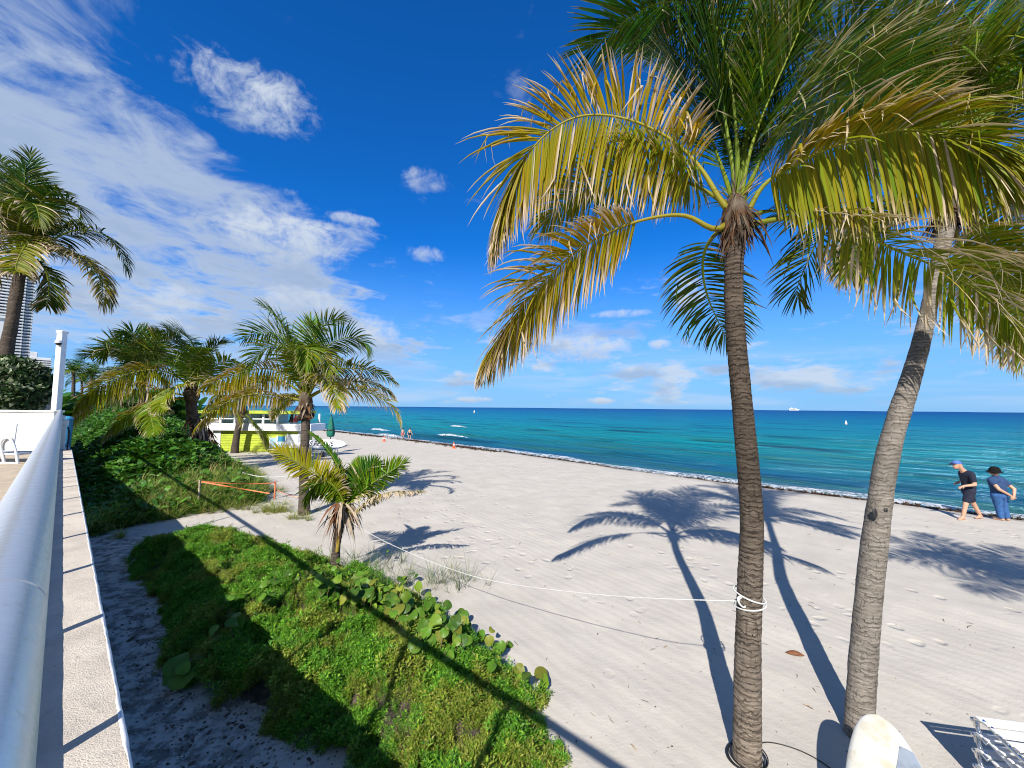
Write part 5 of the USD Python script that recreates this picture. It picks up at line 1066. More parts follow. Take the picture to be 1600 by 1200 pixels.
WEED = [np.array([.055, .035, .02]), np.array([.09, .055, .03]), np.array([.035, .025, .018])]
pr = instances('/World/seaweed', [(p[0], p[1], M['fibre'], p[2]) for p in [tuft(rv, 14, .13, .02, WEED, 5) for _ in range(3)]], np.column_stack([xy, sand_z(xy) + .01]), quats(rv.uniform(0, 6.3, n), rv.uniform(0, 6.3, n), rv.uniform(.3, 1.2, n)), rv.uniform(.4, 1.3, n), rv.integers(0, 3, n))
tag(pr, 'brown seaweed washed up in a line along the water', 'seaweed', kind='stuff')
# ------------------------------------------------------------------ ropes, cable, tape fence
def twisted(P, r, n, pitch=.05):
    C = spline(P, n); T = np.gradient(C, axis=0); T /= np.linalg.norm(T, axis=1, keepdims=True); L = np.r_[0, np.cumsum(np.linalg.norm(np.diff(C, axis=0), axis=1))]
    A = np.cross(T, [0, 0, 1.0]); A /= np.linalg.norm(A, axis=1, keepdims=True) + 1e-9; B = np.cross(T, A); ph = L / pitch * 2 * PI
    return cat([tube(C + (np.cos(ph + o)[:, None] * A + np.sin(ph + o)[:, None] * B) * r * .5, r * .62, 6) for o in (0, 2.094, 4.189)])
zr = 1.54; lp = np.array([float(np.interp(935, [900, 1000], [1172, 1169])), 935]); tc = at(1171, 935, yL + .05); rr = .136
Rp = Thing('boundary_rope', 'white rope tied round the near slim palm and sagging to the young palm', 'rope', tc)
kn = tc + np.array([-rr * .9, -rr * .4, .0])
Rp.part('line', twisted([kn, at(1050, 936, yL + .28), at(960, 931, yL + .75), at(860, 921, yL + 1.4), at(750, 903, yL + 2.4), at(690, 884, yL + 3.0), at(627, 858, yL + 3.5), at(575, 832, ys - .1), at(545, 812, ys - .02)], .0046, 1400), M['rope'], smooth=True)
for dz, tl in ((-.055, .10), (.035, -.16)):
    a = np.linspace(0, 2 * PI, 60); Rp.part('loop', twisted(np.column_stack([tc[0] + rr * np.cos(a), tc[1] + rr * np.sin(a), tc[2] + dz + tl * .22 * np.cos(a + .4)]), .0072, 300, .04), M['rope'], smooth=True)
Rp.part('knot', twisted([kn + [0, -.01, .05], kn + [-.03, -.03, .0], kn + [.02, -.035, -.04], kn + [.03, -.02, .03], kn + [-.02, 0, .0]], .008, 60, .04), M['rope'], smooth=True)
R2 = Thing('rope', 'thin white rope drooping from the thicket to the palm in front of the hut', 'rope', at(345, 722, 15))
R2.part('line', twisted([at(322, 700, 17.5), at(345, 722, 16.6), at(375, 737, 15.4), at(410, 745, 14), at(440, 745, 12.9), at(470, 740, 11.75)], .016, 400), M['rope'], smooth=True)
Cb = Thing('black_cable', 'black cable coiled round the foot of the slim near palm', 'cable', on_sand(gnd(1167, 1190)))
bb = on_sand(gnd(1167, 1190)); a = np.linspace(0, 2 * PI * 3.3, 140)
Cb.part('coil', tube(np.column_stack([bb[0] + (.155 + .02 * np.sin(a * .7)) * np.cos(a), bb[1] + (.15 + .018 * np.cos(a * .6)) * np.sin(a), bb[2] + .02 + .035 * (a / a[-1]) + .015 * np.sin(a + 1) + .02 * np.cos(a * .5)]), .006, 6), M['black'], smooth=True)
gz = lambda u, v_: on_sand(gnd(u, v_)) + [0, 0, .008]
Cb.part('lead', tube(spline([gz(1186, 1180), gz(1195, 1163), gz(1222, 1166), gz(1250, 1175), gz(1272, 1186), gz(1300, 1205), gz(1330, 1230)], 40), .005, 6), M['black'], smooth=True)
Fe = Thing('tape_fence', 'two thin stakes joined by orange tape at the edge of the grass', 'fence', on_sand(gnd(310, 776)))
p1, p2 = at(310, 790, 12.4), gnd(429, 779)
z1, z2 = at(310, 750, p1[1])[2], at(429, 752, p2[1])[2]
for p, z in ((p1, z1), (p2, z2)): Fe.part('stake', rbox(np.array([p[0] - .022, p[1] - .022, -.2]), np.array([p[0] + .022, p[1] + .022, z]), .004), M['wood'] if p is p1 else M['tape'])
def ribbon(A, B, w, n=24, sag=.0, tw=.6):
    t = np.linspace(0, 1, n)[:, None]; C = A + (B - A) * t; C[:, 2] -= sag * 4 * (t * (1 - t))[:, 0]; a = tw * np.sin(t[:, 0] * 9); wv = np.column_stack([0 * a, np.sin(a), np.cos(a)]) * w / 2
    v = np.stack([C - wv, C + wv], 1).reshape(-1, 3); k = np.arange(n - 1)[:, None] * 2; return v, np.vstack([k + [0, 1, 3], k + [0, 3, 2]])
A = np.array([p1[0], p1[1], z1 - .05]); Fe.part('tape', ribbon(A, at(421, 771, p1[1] + .7), .035, sag=.0), M['tape'])
Fe.part('tape', ribbon(A + [0, 0, .02], np.array([p2[0], p2[1], z2 - .05]), .03, sag=.06), M['tape'])
Fe.part('tape', ribbon(np.array([p2[0], p2[1], z2 - .25]), at(470, 775, p2[1]), .02, sag=.1), M['tape'])

# ------------------------------------------------------------------ on the near sand, lower right
# paddle board lying on a rack of its own height, nose towards the palm
nose = at(1370, 1117, 3.60) - [0, 0, .09]; tail = gnd(1386, 1200, .45); tail = nose + (tail - nose) / np.linalg.norm(tail - nose) * 3.0; ax = (tail - nose); Lb = np.linalg.norm(ax); ax /= Lb; sd = np.cross([0, 0, 1.0], ax); sd /= np.linalg.norm(sd); nn = np.cross(ax, sd)
Bd = Thing('paddle_board', 'aged white paddle board with pointed nose lying beside the thicker palm', 'board', tail)
k = 48; tt = np.linspace(0, 1, k) ** 1.8; wid = .36 * np.interp(tt, [0, .015, .05, .12, .25, .5, .8, .95, 1], [.0, .16, .36, .60, .86, 1.0, .84, .48, .22]); sec = []
wid = .41 * (np.clip(tt, .0006, .5) / .5) ** .40 * np.interp(tt, [0, .5, .85, 1], [1, 1, .8, .3])
for t, w in zip(tt, wid):
    c = nose + ax * Lb * t + nn * (.10 * max(0, 1 - t / .3) ** 2); th = .055 * (1 - max(0, 1 - t / .15) ** 2 * .8)
    a = np.linspace(0, 2 * PI, 25)[:-1]; sec.append(c + sd * (w * np.cos(a))[:, None] + nn * (th * np.sign(np.sin(a)) * np.abs(np.sin(a)) ** .8)[:, None])
sec = np.array(sec); v = sec.reshape(-1, 3); i, j = np.meshgrid(np.arange(k - 1), np.arange(24), indexing='ij'); q = np.stack([i * 24 + j, i * 24 + (j + 1) % 24, (i + 1) * 24 + (j + 1) % 24, (i + 1) * 24 + j], -1).reshape(-1, 4)
Bd.part('hull', (v, np.vstack([q[:, [0, 1, 2]], q[:, [0, 2, 3]]])), M['board'], smooth=True)
def on_board(t, x): 
    c = nose + ax * Lb * t + nn * (.10 * max(0, 1 - t / .3) ** 2); w = np.interp(t, tt, wid); th = .055 * (1 - max(0, 1 - t / .15) ** 2 * .8)
    return c + sd * x + nn * (th * (max(0, 1 - (x / w) ** 2)) ** .4 + .004)
# which side of the board is the right one in the picture
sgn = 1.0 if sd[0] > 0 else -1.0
rows = []  # grey area along the right side of the board, widening from the nose
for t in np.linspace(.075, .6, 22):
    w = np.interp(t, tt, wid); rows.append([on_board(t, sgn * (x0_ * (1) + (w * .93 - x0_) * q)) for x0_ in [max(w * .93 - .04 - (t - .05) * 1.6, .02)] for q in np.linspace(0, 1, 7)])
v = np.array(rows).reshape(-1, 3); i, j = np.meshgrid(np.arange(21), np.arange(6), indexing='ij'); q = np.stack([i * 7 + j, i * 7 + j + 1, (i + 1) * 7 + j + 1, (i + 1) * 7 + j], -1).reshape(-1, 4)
Bd.part('grey_pad', (v, np.vstack([q[:, [0, 1, 2]], q[:, [0, 2, 3]]])[:, ::(-1 if sgn < 0 else 1)]), M['board_grey'], smooth=True)
Rk = Thing('board_rack', 'low wooden trestle under the white paddle board', 'rack', (2.9, 2.2, 0))
for t in (.35, .75):
    c = nose + ax * Lb * t; Rk.part('crossbar', cat([tube([c + sd * .42 - nn * .09, c - sd * .42 - nn * .09], .028, 8)]), M['wood'])
    for s_ in (-.34, .34):
        for e in (-.12, .12): p = c + sd * s_ - nn * .09; Rk.part('leg', tube([p, np.array([p[0] + ax[0] * e * 2, p[1] + ax[1] * e * 2, -.1])], .024, 8), M['wood'])
# stack of white strap loungers: rails and vinyl straps
c0 = np.array([4.20, 3.72, 0]); hd = np.array([-.20, -1.0, 0]); hd /= np.linalg.norm(hd); wdv = np.array([1.0, -.2, 0]); wdv -= hd * (wdv @ hd); wdv /= np.linalg.norm(wdv)
for lv in range(4):
    zb = .08 + lv * .135
    St = Thing('strap_lounger', ['lowest white strap lounger of the stack at the lower right corner', 'second white strap lounger from the bottom of the corner stack', 'third white strap lounger from the bottom of the corner stack', 'topmost white strap lounger of the stack at the lower right corner'][lv], 'sun lounger', c0 + [0, 0, zb], group='stack of white strap loungers')
    pt = lambda l, w, z: c0 + hd * l + wdv * w + np.array([0, 0, zb + z])
    for w in (0.02, .62):
        St.part('side_rail', tube(spline([pt(.02, w, -.02), pt(.0, w, .03), pt(.05, w, .07), pt(.25, w, .055), pt(1.0, w, .05), pt(1.9, w, .05)], 30), .019, 12), M['chrome' if lv % 2 else 'white_plastic'], smooth=True)
    for l in (.03, .7, 1.5):
        for w in (.02, .62): St.part('leg', tube(spline([pt(l, w, .05), pt(l + .03, w - .012, -.04), pt(l + .10, w - .01, -.085)], 8), .016, 10), M['chrome'], smooth=True)
    for q in range(26):
        l = .05 + q * .066; z = .07 + (.018 if q % 2 else .012)
        St.part('strap', hull([pt(l + e, w_, z + zz) for e in (0, .045) for w_ in (-.01, .65) for zz in (0, .008)] + [pt(l + e, w_, z + .013) for e in (.008, .037) for w_ in (0, .64)]), M['white_plastic'])
    St.part('end_bar', tube([pt(.0, .0, .03), pt(.0, .64, .03)], .018, 12), M['chrome'], smooth=True)
# fallen brown sheath, small dead leaf
p = on_sand(gnd(1242, 1023)); m = 14; t = np.linspace(0, 1, m); d_ = np.array([.94, -.33, 0]); s2 = np.array([.33, .94, 0]); w = .055 * np.sin(PI * np.clip(t, .02, .98)) ** .7; rows = []
for i, (a, ww) in enumerate(zip(t, w)):
    for q in np.linspace(-1, 1, 7): rows.append(p + d_ * (a - .5) * .22 + s2 * ww * q + [0, 0, .012 + .03 * (1 - q * q) * math.sin(PI * a) + .012 * math.sin(a * 3)])
i, j = np.meshgrid(np.arange(m - 1), np.arange(6), indexing='ij'); q = np.stack([i * 7 + j, (i + 1) * 7 + j, (i + 1) * 7 + j + 1, i * 7 + j + 1], -1).reshape(-1, 4)
single('fallen_leaf', (np.array(rows), np.vstack([q[:, [0, 2, 1]], q[:, [0, 3, 2]]])), M['brown_leaf'], 'curled brown dead leaf on the sand between the two near palms', 'leaf', smooth=True)
for (u, v_, az, lab) in [(1263, 1106, 2.2, 'small dry grey leaf on the sand left of the thicker palm foot'), (1040, 1012, .7, 'thin dry leaf on the sand left of the slim palm shadow'), (990, 1172, 2.0, 'little dark dry leaf by the shadow of the rail')]:
    p = on_sand(gnd(u, v_)); d_ = np.array([math.cos(az), math.sin(az), 0]); s2 = np.array([-d_[1], d_[0], 0]); t = np.linspace(0, 1, 7); rows = []
    for a in t:
        for q in (-1, 0, 1): rows.append(p + d_ * (a - .5) * .09 + s2 * .012 * q * math.sin(PI * min(max(a, .03), .97)) + [0, 0, .006 + .010 * abs(q) + .008 * math.sin(PI * a)])
    i, j = np.meshgrid(np.arange(6), np.arange(2), indexing='ij'); q = np.stack([i * 3 + j, (i + 1) * 3 + j, (i + 1) * 3 + j + 1, i * 3 + j + 1], -1).reshape(-1, 4)
    single('dry_leaf', (np.array(rows), np.vstack([q[:, [0, 2, 1]], q[:, [0, 3, 2]]])), M['wood'], lab, 'leaf')

# ------------------------------------------------------------------ lifeguard hut, board, umbrella, cones, buoys, ship
yH = 28.0
hx0, hx1 = at(345, 690, yH)[0], at(469, 690, yH)[0]; zf0, zf1 = at(420, 673, yH)[2], at(420, 662, yH)[2]; zro = at(450, 647, yH)[2]; zrt = at(450, 642, yH)[2]; dep = 1.7
Hu = Thing('lifeguard_hut', 'lime green wooden lifeguard hut with white upper deck on the beach', 'hut', ((hx0 + hx1) / 2, yH, 0))
npl = 9
for k in range(npl):
    z0, z1 = -.15 + (zf0 + .15) * k / npl, -.15 + (zf0 + .15) * (k + 1) / npl
    Hu.part('plank', rbox(np.array([hx0, yH - .02 + .012 * (k % 2), z0 + .008]), np.array([hx1, yH + .06, z1 - .008]), .006), M['lime'])
Hu.part('base_wall', box((hx0 + .02, yH + .03, -.2), (hx1 - .02, yH + dep, zf0)), M['lime'])
Hu.part('corner_board', rbox(np.array([hx0 - .55, yH - .06, -.2]), np.array([hx0, yH + .12, zf1]), .01), M['white_paint'])
Hu.part('corner_board', rbox(np.array([hx1 - .12, yH - .06, -.2]), np.array([hx1 + .1, yH + .1, zf1]), .01), M['white_paint'])
Hu.part('deck_fascia', rbox(np.array([hx0 - 1.1, yH - .35, zf0]), np.array([hx1 + .9, yH + dep + .1, zf1]), .02), M['white_paint'])
for x in np.linspace(hx0 - .9, hx1 + .45, 8): Hu.part('post', rbox(np.array([x - .06, yH - .3, zf1]), np.array([x + .06, yH - .18, zro]), .01), M['white_paint'])
for x in np.linspace(hx0 - .9, hx1 + .45, 8): Hu.part('post', rbox(np.array([x - .06, yH + dep, zf1]), np.array([x + .06, yH + dep + .12, zro]), .01), M['white_paint'])
Hu.part('handrail', rbox(np.array([hx0 - 1.0, yH - .33, zf1 + .30]), np.array([at(432, 690, yH)[0], yH - .16, zf1 + .37]), .01), M['white_paint'])
Hu.part('cabin', rbox(np.array([hx0 - .6, yH + .7, zf1]), np.array([at(428, 690, yH)[0], yH + dep - .05, zro]), .02), M['aqua'])
Hu.part('cabin_window', box((at(395, 690, yH)[0], yH + .66, zf1 + .25), (at(420, 690, yH)[0], yH + .695, zro - .15)), M['glass_dark'])
Hu.part('roof', rbox(np.array([hx0 - 1.4, yH - .6, zro]), np.array([hx1 + .2, yH + dep + .1, zrt]), .03), M['lime'])
for (u0, u1, v0, v1, mt) in [(422, 432, 684, 699, 'aqua'), (434, 446, 682, 689, 'blue_panel'), (434, 446, 690, 699, 'aqua'), (449, 466, 679, 700, 'white_plastic')]:
    A, B = at(u0, v1, yH - .06), at(u1, v0, yH - .06); Hu.part('notice_board', rbox(np.array([A[0], yH - .075, A[2]]), np.array([B[0], yH - .03, B[2]]), .008), M[mt])
    [Hu.part('board_frame', box((q_ - .03, yH - .09, A[2] - .06), (q_ + .03, yH - .03, B[2] + .06)), M['white_paint']) for q_ in (A[0] - .03, B[0] + .03)]
tw_ = at(457, 658, yH - .4)
for dx, mt, hgt, lab in [(-.10, 'hair', .75, 'black towel hung over the lifeguard hut deck rail'), (.18, 'red_cloth', .62, 'dark red towel hung over the lifeguard hut deck rail')]:
    b_ = np.array([tw_[0] + dx, yH - .42, zf1 + .12])
    pts = [b_ + [-.16, -.05, 0], b_ + [.20, -.05, 0], b_ + [-.16, .06, 0], b_ + [.20, .06, 0], b_ + [.02, -.02, hgt * .75], b_ + [.10, .03, hgt * .75], b_ + [.05, 0, hgt]]
    single('towel', hull(pts), M[mt], lab, 'towel')
# rescue board on its stand
yB = 26.6; A, B = at(470, 694, yB), at(541, 693, yB); Lr = B[0] - A[0]; k = 30; t = np.linspace(0, 1, k); wr = .36 * (np.sin(PI * np.clip(t, .0, 1)) ** .45); sec = []
tl = math.radians(62); nr_ = np.array([0, -math.sin(tl), math.cos(tl)]); up_ = np.array([0, math.cos(tl), math.sin(tl)])
for tt_, w in zip(t, wr):
    c = np.array([A[0] + Lr * tt_, yB, (A[2] + B[2]) / 2]); a = np.linspace(0, 2 * PI, 17)[:-1]; sec.append(c + up_ * (w * np.cos(a))[:, None] + nr_ * (.05 * np.sin(a) * min(1, w / .1))[:, None])
v = np.array(sec).reshape(-1, 3); i, j = np.meshgrid(np.arange(k - 1), np.arange(16), indexing='ij'); q = np.stack([i * 16 + j, i * 16 + (j + 1) % 16, (i + 1) * 16 + (j + 1) % 16, (i + 1) * 16 + j], -1).reshape(-1, 4)
Rb = Thing('rescue_board', 'white rescue board with dark lettering leaning on a stand beside the hut', 'rescue board', (A[0], yB, .6))
Rb.part('hull', (v, np.vstack([q[:, [0, 1, 2]], q[:, [0, 2, 3]]])), M['white_plastic'], smooth=True)
tx = meshkit.text_mesh('S RESCUE', .30, .008, True); tv = np.array(tx.vertices); sx_ = (at(521, 694, yB)[0] - at(484, 694, yB)[0]) / (tv[:, 0].max() - tv[:, 0].min())
tv = np.array([at(484, 694, yB)[0], yB, (A[2] + B[2]) / 2])[None] + tv[:, :1] * sx_ * np.array([[1.0, 0, 0]]) + (tv[:, 1:2] - .15) * up_[None] + (tv[:, 2:3] + .053) * nr_[None]
Rb.part('lettering', (tv, np.array(tx.faces)), M['navy'])
for x in (A[0] + .6, B[0] - .7):
    Rb.part('stand_leg', tube([[x, yB + .12, .55], [x - .05, yB - .25, -.1]], .035, 8), M['white_paint']); Rb.part('stand_leg', tube([[x, yB + .12, .55], [x + .05, yB + .4, -.1]], .035, 8), M['white_paint'])
yU = 26.2; pU = at(503, 700, yU)
Um = Thing('folded_umbrella', 'folded dark green beach umbrella standing behind the rescue board', 'umbrella', (pU[0], yU + 1.2, 0))
pU[1] = yU + 1.2; zt_, zm = at(503, 650, yU + 1.2)[2], at(503, 683, yU + 1.2)[2]
v, f = lathe([(.001, zt_), (.05, zt_ - .03), (.14, zt_ - .4), (.25, zm + .35), (.20, zm + .05), (.001, zm)], (pU[0], pU[1], 0), 18); an = np.arctan2(v[:, 1] - pU[1], v[:, 0] - pU[0]); v[:, :2] = pU[:2] + (v[:, :2] - pU[:2]) * (1 + .18 * np.sin(an * 6))[:, None]
Um.part('canopy', (v, f), M['green_cloth'], smooth=True); Um.part('pole', tube([[pU[0], pU[1], -.2], [pU[0], pU[1], zt_ + .1]], .03, 8), M['black']); Um.part('tie', lathe([(.24, zm + .45), (.27, zm + .5), (.24, zm + .55)], (pU[0], pU[1], 0), 16), M['black'])
Bp = Thing('umbrella_weight', 'dark squat weight drum on the sand below the rescue board', 'weight', (at(504, 706, 25.5)[0], 25.5, 0)); bx_ = at(504, 706, 25.5)[0]
Bp.part('drum', lathe([(.001, -.05), (.13, -.05), (.14, .25), (.10, .32), (.001, .32)], (bx_, 25.5, 0), 16), M['black'], smooth=30); Bp.part('handle', tube(spline([[bx_ - .08, 25.5, .3], [bx_, 25.5, .42], [bx_ + .08, 25.5, .3]], 10), .015, 6), M['black'], smooth=True)
for (u, v_, lab) in [(600, 690, 'orange traffic cone near the two far bathers'), (709, 701, 'orange traffic cone farther right beside the line of seaweed')]:
    p = on_sand(gnd(u, v_, -.02)); Cn = Thing('traffic_cone', lab, 'cone', p, 'orange cones on the beach')
    Cn.part('body', lathe([(.14, .03), (.11, .05), (.03, .50), (.001, .52)], p, 16), M['orange'], smooth=30); Cn.part('base', rbox(p + [-.17, -.17, -.02], p + [.17, .17, .035], .02), M['orange']); Cn.part('band', lathe([(.078, .25), (.062, .35)], p, 16), M['white_plastic'])
for (u, v_, h_, lab) in [(741, 645, 1.6, 'small white buoy far out left of the slim near palm'), (1322, 663, .9, 'small white buoy on the water between the two near trunks')]:
    p = gnd(u, v_, -.1); Bu = Thing('buoy', lab, 'buoy', p, 'white marker buoys'); r = h_ * .28
    Bu.part('float', lathe([(.001, -.3), (r, -.2), (r, h_ * .35), (r * .5, h_ * .5), (.001, h_ * .5)], p, 14), M['white_plastic'], smooth=30); Bu.part('mast', lathe([(r * .45, h_ * .5), (r * .4, h_ * 1.0), (.001, h_ * 1.03)], p, 12), M['white_plastic'], smooth=30); Bu.part('band', lathe([(r * 1.02, h_ * .05), (r * 1.02, h_ * .2)], p, 14), M['orange'])
pc = at(1240, 641, 6500); Sh = Thing('ship', 'tiny white ship on the horizon between the two near trunks', 'ship', (pc[0], 6500, 0)); x = pc[0]
Sh.part('hull', hull([[x - 90, 6490, 14], [x + 95, 6490, 16], [x - 80, 6490, -2], [x + 75, 6490, -2], [x - 90, 6510, 14], [x + 95, 6510, 16], [x - 80, 6510, -2], [x + 75, 6510, -2]]), M['concrete_white'])
for k, (a, b_, h_) in enumerate([(-75, 60, 24), (-65, 45, 32), (-20, 20, 40)]): Sh.part('deck', rbox(np.array([x + a, 6492, 14]), np.array([x + b_, 6508, h_]), 1.0), M['concrete_white'])
Sh.part('funnel', lathe([(5, 38), (5, 52), (.1, 52)], (x - 40, 6500, 0), 12), M['concrete_white'])

# ------------------------------------------------------------------ people
def bones(J, B, edge=.018, smooth_n=8):
    """J: {name: (xyz, r)}; B: pairs. One continuous smoothed body."""
    tot = m3.Manifold()
    for a, b_ in B:
        (pa, ra), (pb_, rb) = J[a], J[b_]; pts = []
        for p, r in ((pa, ra), (pb_, rb)): 
            s_ = trimesh.creation.icosphere(2, r); pts.append(np.array(s_.vertices) + p)
        tot += m3.Manifold.hull_points(np.vstack(pts))
    tot = tot.refine_to_length(edge).to_mesh(); tm = trimesh.Trimesh(tot.vert_properties[:, :3], tot.tri_verts, process=True); o_ = np.array(tm.vertices); trimesh.smoothing.filter_taubin(tm, iterations=smooth_n)
    d_ = np.array(tm.vertices) - o_; l_ = np.linalg.norm(d_, axis=1, keepdims=True); tm.vertices = o_ + np.where(np.isfinite(d_) & (l_ < .02), d_, 0); return tm
def hand(J, B, w, d, palm_n, nm, r=.0085, curl=.6):
    """A palm and five bent fingers at wrist w, pointing along d."""
    d = d / np.linalg.norm(d); s_ = np.cross(palm_n, d); s_ /= np.linalg.norm(s_); pn = np.cross(d, s_); J[nm + 'p'] = (w + d * .045, .026); J[nm + 'k'] = (w + d * .08, .022); B += [(nm + 'w', nm + 'p'), (nm + 'p', nm + 'k')]
    for q, (o, l) in enumerate([(-.03, .068), (-.010, .078), (.010, .074), (.029, .058)]):
        a = w + d * .085 + s_ * o; b_ = a + (d * math.cos(curl * .5) + pn * math.sin(curl * .5)) * l * .5; c = b_ + (d * math.cos(curl * 1.4) + pn * math.sin(curl * 1.4)) * l * .5
        for n_, p, rr_ in ((0, a, r * 1.1), (1, b_, r), (2, c, r * .85)): J[f'{nm}f{q}{n_}'] = (p, rr_)
        B += [(nm + 'k', f'{nm}f{q}0'), (f'{nm}f{q}0', f'{nm}f{q}1'), (f'{nm}f{q}1', f'{nm}f{q}2')]
    a = w + d * .035 - s_ * .028; b_ = a + (d * .6 - s_ * .7 + pn * .3) * .035; c = b_ + (d * .9 - s_ * .1 + pn * .3) * .032
    J[nm + 't0'], J[nm + 't1'], J[nm + 't2'] = (a, .012), (b_, .0105), (c, .009); B += [(nm + 'p', nm + 't0'), (nm + 't0', nm + 't1'), (nm + 't1', nm + 't2')]
def foot(J, B, an, d, nm):
    d = d / np.linalg.norm(d); J[nm + 'h'] = (an + np.array([0, 0, -.05]) - d * .04, .036); J[nm + 'b'] = (an + d * .10 + np.array([0, 0, -.062]), .034); J[nm + 'o'] = (an + d * .165 + np.array([0, 0, -.072]), .022); B += [(nm + 'a', nm + 'h'), (nm + 'a', nm + 'b'), (nm + 'h', nm + 'b'), (nm + 'b', nm + 'o')]
def face(T, hc, fd, r, skin, hair=True):
    fd = fd / np.linalg.norm(fd); sd_ = np.cross(fd, [0, 0, 1.0]); sd_ /= np.linalg.norm(sd_)
    no = hull(np.vstack([np.array(trimesh.creation.icosphere(1, .012).vertices) + hc + fd * (r * 1.02) + [0, 0, -.02], np.array(trimesh.creation.icosphere(1, .008).vertices) + hc + fd * r * .98 + [0, 0, .03]])); T.part('nose', no, skin, smooth=True)
    for q in (-1, 1):
        e = trimesh.creation.icosphere(1, .011); T.part('eye', (np.array(e.vertices) + hc + fd * r * .90 + sd_ * q * .034 + [0, 0, .02], np.array(e.faces)), M['white_plastic'])
        e = trimesh.creation.icosphere(2, 1); e.apply_scale([.014, .022, .034]); T.part('ear', (np.array(e.vertices) + hc + sd_ * q * r * .86 + [0, 0, .0], np.array(e.faces)), skin, smooth=True)
    mo = trimesh.creation.icosphere(1, 1); mo.apply_scale([.022, .022, .007]); T.part('mouth', (np.array(mo.vertices) + hc + fd * r * .9 + [0, 0, -.062], np.array(mo.faces)), M['red_cloth'])


def man(o):
    J, B = {}, []; V = lambda x, y, z: o + np.array([x, y, z])
    hc = V(-.27, .02, 1.66)
    J.update(head=(hc, .092), jaw=(hc + [-.03, -.0, -.075], .066), back=(hc + [.03, 0, .02], .09), neck=(V(-.17, .0, 1.54), .058), nb=(V(-.09, 0, 1.46), .075), ch=(V(-.01, 0, 1.33), .135), cl=(V(-.04, -.08, 1.36), .11), cr=(V(.04, .09, 1.36), .11), be=(V(.04, 0, 1.10), .125), pe=(V(.03, 0, .92), .13),
             sl=(V(-.08, -.19, 1.39), .064), el=(V(-.08, -.27, 1.10), .044), lw=(V(-.36, -.22, 1.05), .030), sr=(V(.07, .19, 1.38), .064), er=(V(.26, .25, 1.16), .044), rw=(V(.10, .34, 1.06), .030),
             hl=(V(-.03, -.09, .86), .098), kl=(V(-.20, -.10, .49), .062), la=(V(-.31, -.10, .10), .042), hr=(V(.07, .09, .86), .098), kr=(V(.26, .10, .47), .062), ra=(V(.46, .10, .095), .042))
    B += [('head', 'jaw'), ('head', 'back'), ('head', 'neck'), ('back', 'neck'), ('neck', 'nb'), ('nb', 'ch'), ('ch', 'cl'), ('ch', 'cr'), ('cl', 'sl'), ('cr', 'sr'), ('cl', 'cr'), ('ch', 'be'), ('cl', 'be'), ('cr', 'be'), ('be', 'pe'), ('pe', 'hl'), ('pe', 'hr'), ('sl', 'el'), ('el', 'lw'), ('sr', 'er'), ('er', 'rw'), ('hl', 'kl'), ('kl', 'la'), ('hr', 'kr'), ('kr', 'ra')]
    hand(J, B, J['lw'][0], np.array([-.9, .15, -.35]), np.array([.2, .2, -1.0]), 'l'); hand(J, B, J['rw'][0], np.array([-.9, -.1, -.2]), np.array([.2, .2, -1.0]), 'r'); foot(J, B, J['la'][0], np.array([-1, -.15, 0]), 'l'); foot(J, B, J['ra'][0], np.array([-1, -.1, 0]), 'r')
    T = Thing('person', 'person in blue cap, navy shirt and shorts walking barefoot along the water', 'person', o)
    T.part('body', bones(J, B), M['skin'], smooth=True)
    S = {k: (p, r * 1.13 + .012) for k, (p, r) in J.items()}; mid = lambda a, b_, t: S[a][0] * (1 - t) + S[b_][0] * t
    S['sl2'] = (mid('sl', 'el', .62), .068); S['sr2'] = (mid('sr', 'er', .62), .068); S['nb2'] = (S['nb'][0] + [.02, 0, -.03], .075); S['hem'] = (V(.03, 0, .84), .155); S['hl2'] = (V(-.02, -.06, .82), .12); S['hr2'] = (V(.08, .06, .82), .12)
    T.part('shirt', bones(S, [('nb2', 'ch'), ('ch', 'cl'), ('ch', 'cr'), ('cl', 'cr'), ('cl', 'sl'), ('cr', 'sr'), ('sl', 'sl2'), ('sr', 'sr2'), ('cl', 'be'), ('cr', 'be'), ('ch', 'be'), ('be', 'pe'), ('pe', 'hem'), ('hem', 'hl2'), ('hem', 'hr2')]), M['navy'], smooth=True)
    S['kl2'] = (mid('hl', 'kl', .72), .10); S['kr2'] = (mid('hr', 'kr', .72), .10)
    T.part('shorts', bones(S, [('pe', 'hl'), ('pe', 'hr'), ('hl', 'kl2'), ('hr', 'kr2')]), M['navy'], smooth=True)
    cp = trimesh.creation.icosphere(3, 1); v = np.array(cp.vertices); v[:, 2] = np.maximum(v[:, 2], -.05); v *= [.118, .105, .098]; cpp = T.part('cap', (v + hc + [.005, 0, .035], np.array(cp.faces)), M['cap'], smooth=True)
    br = hull([hc + np.array(q) for q in [(-.09, -.08, .03), (-.09, .08, .03), (-.20, -.06, -.005), (-.20, .06, -.005), (-.215, 0, -.01), (-.09, -.08, .042), (-.09, .08, .042), (-.20, -.06, .007), (-.20, .06, .007), (-.215, 0, .004)]]); T.part('peak', br, M['navy'], parent=cpp)
    face(T, hc + [0, 0, -.02], np.array([-1, .1, -.2]), .095, M['skin'])
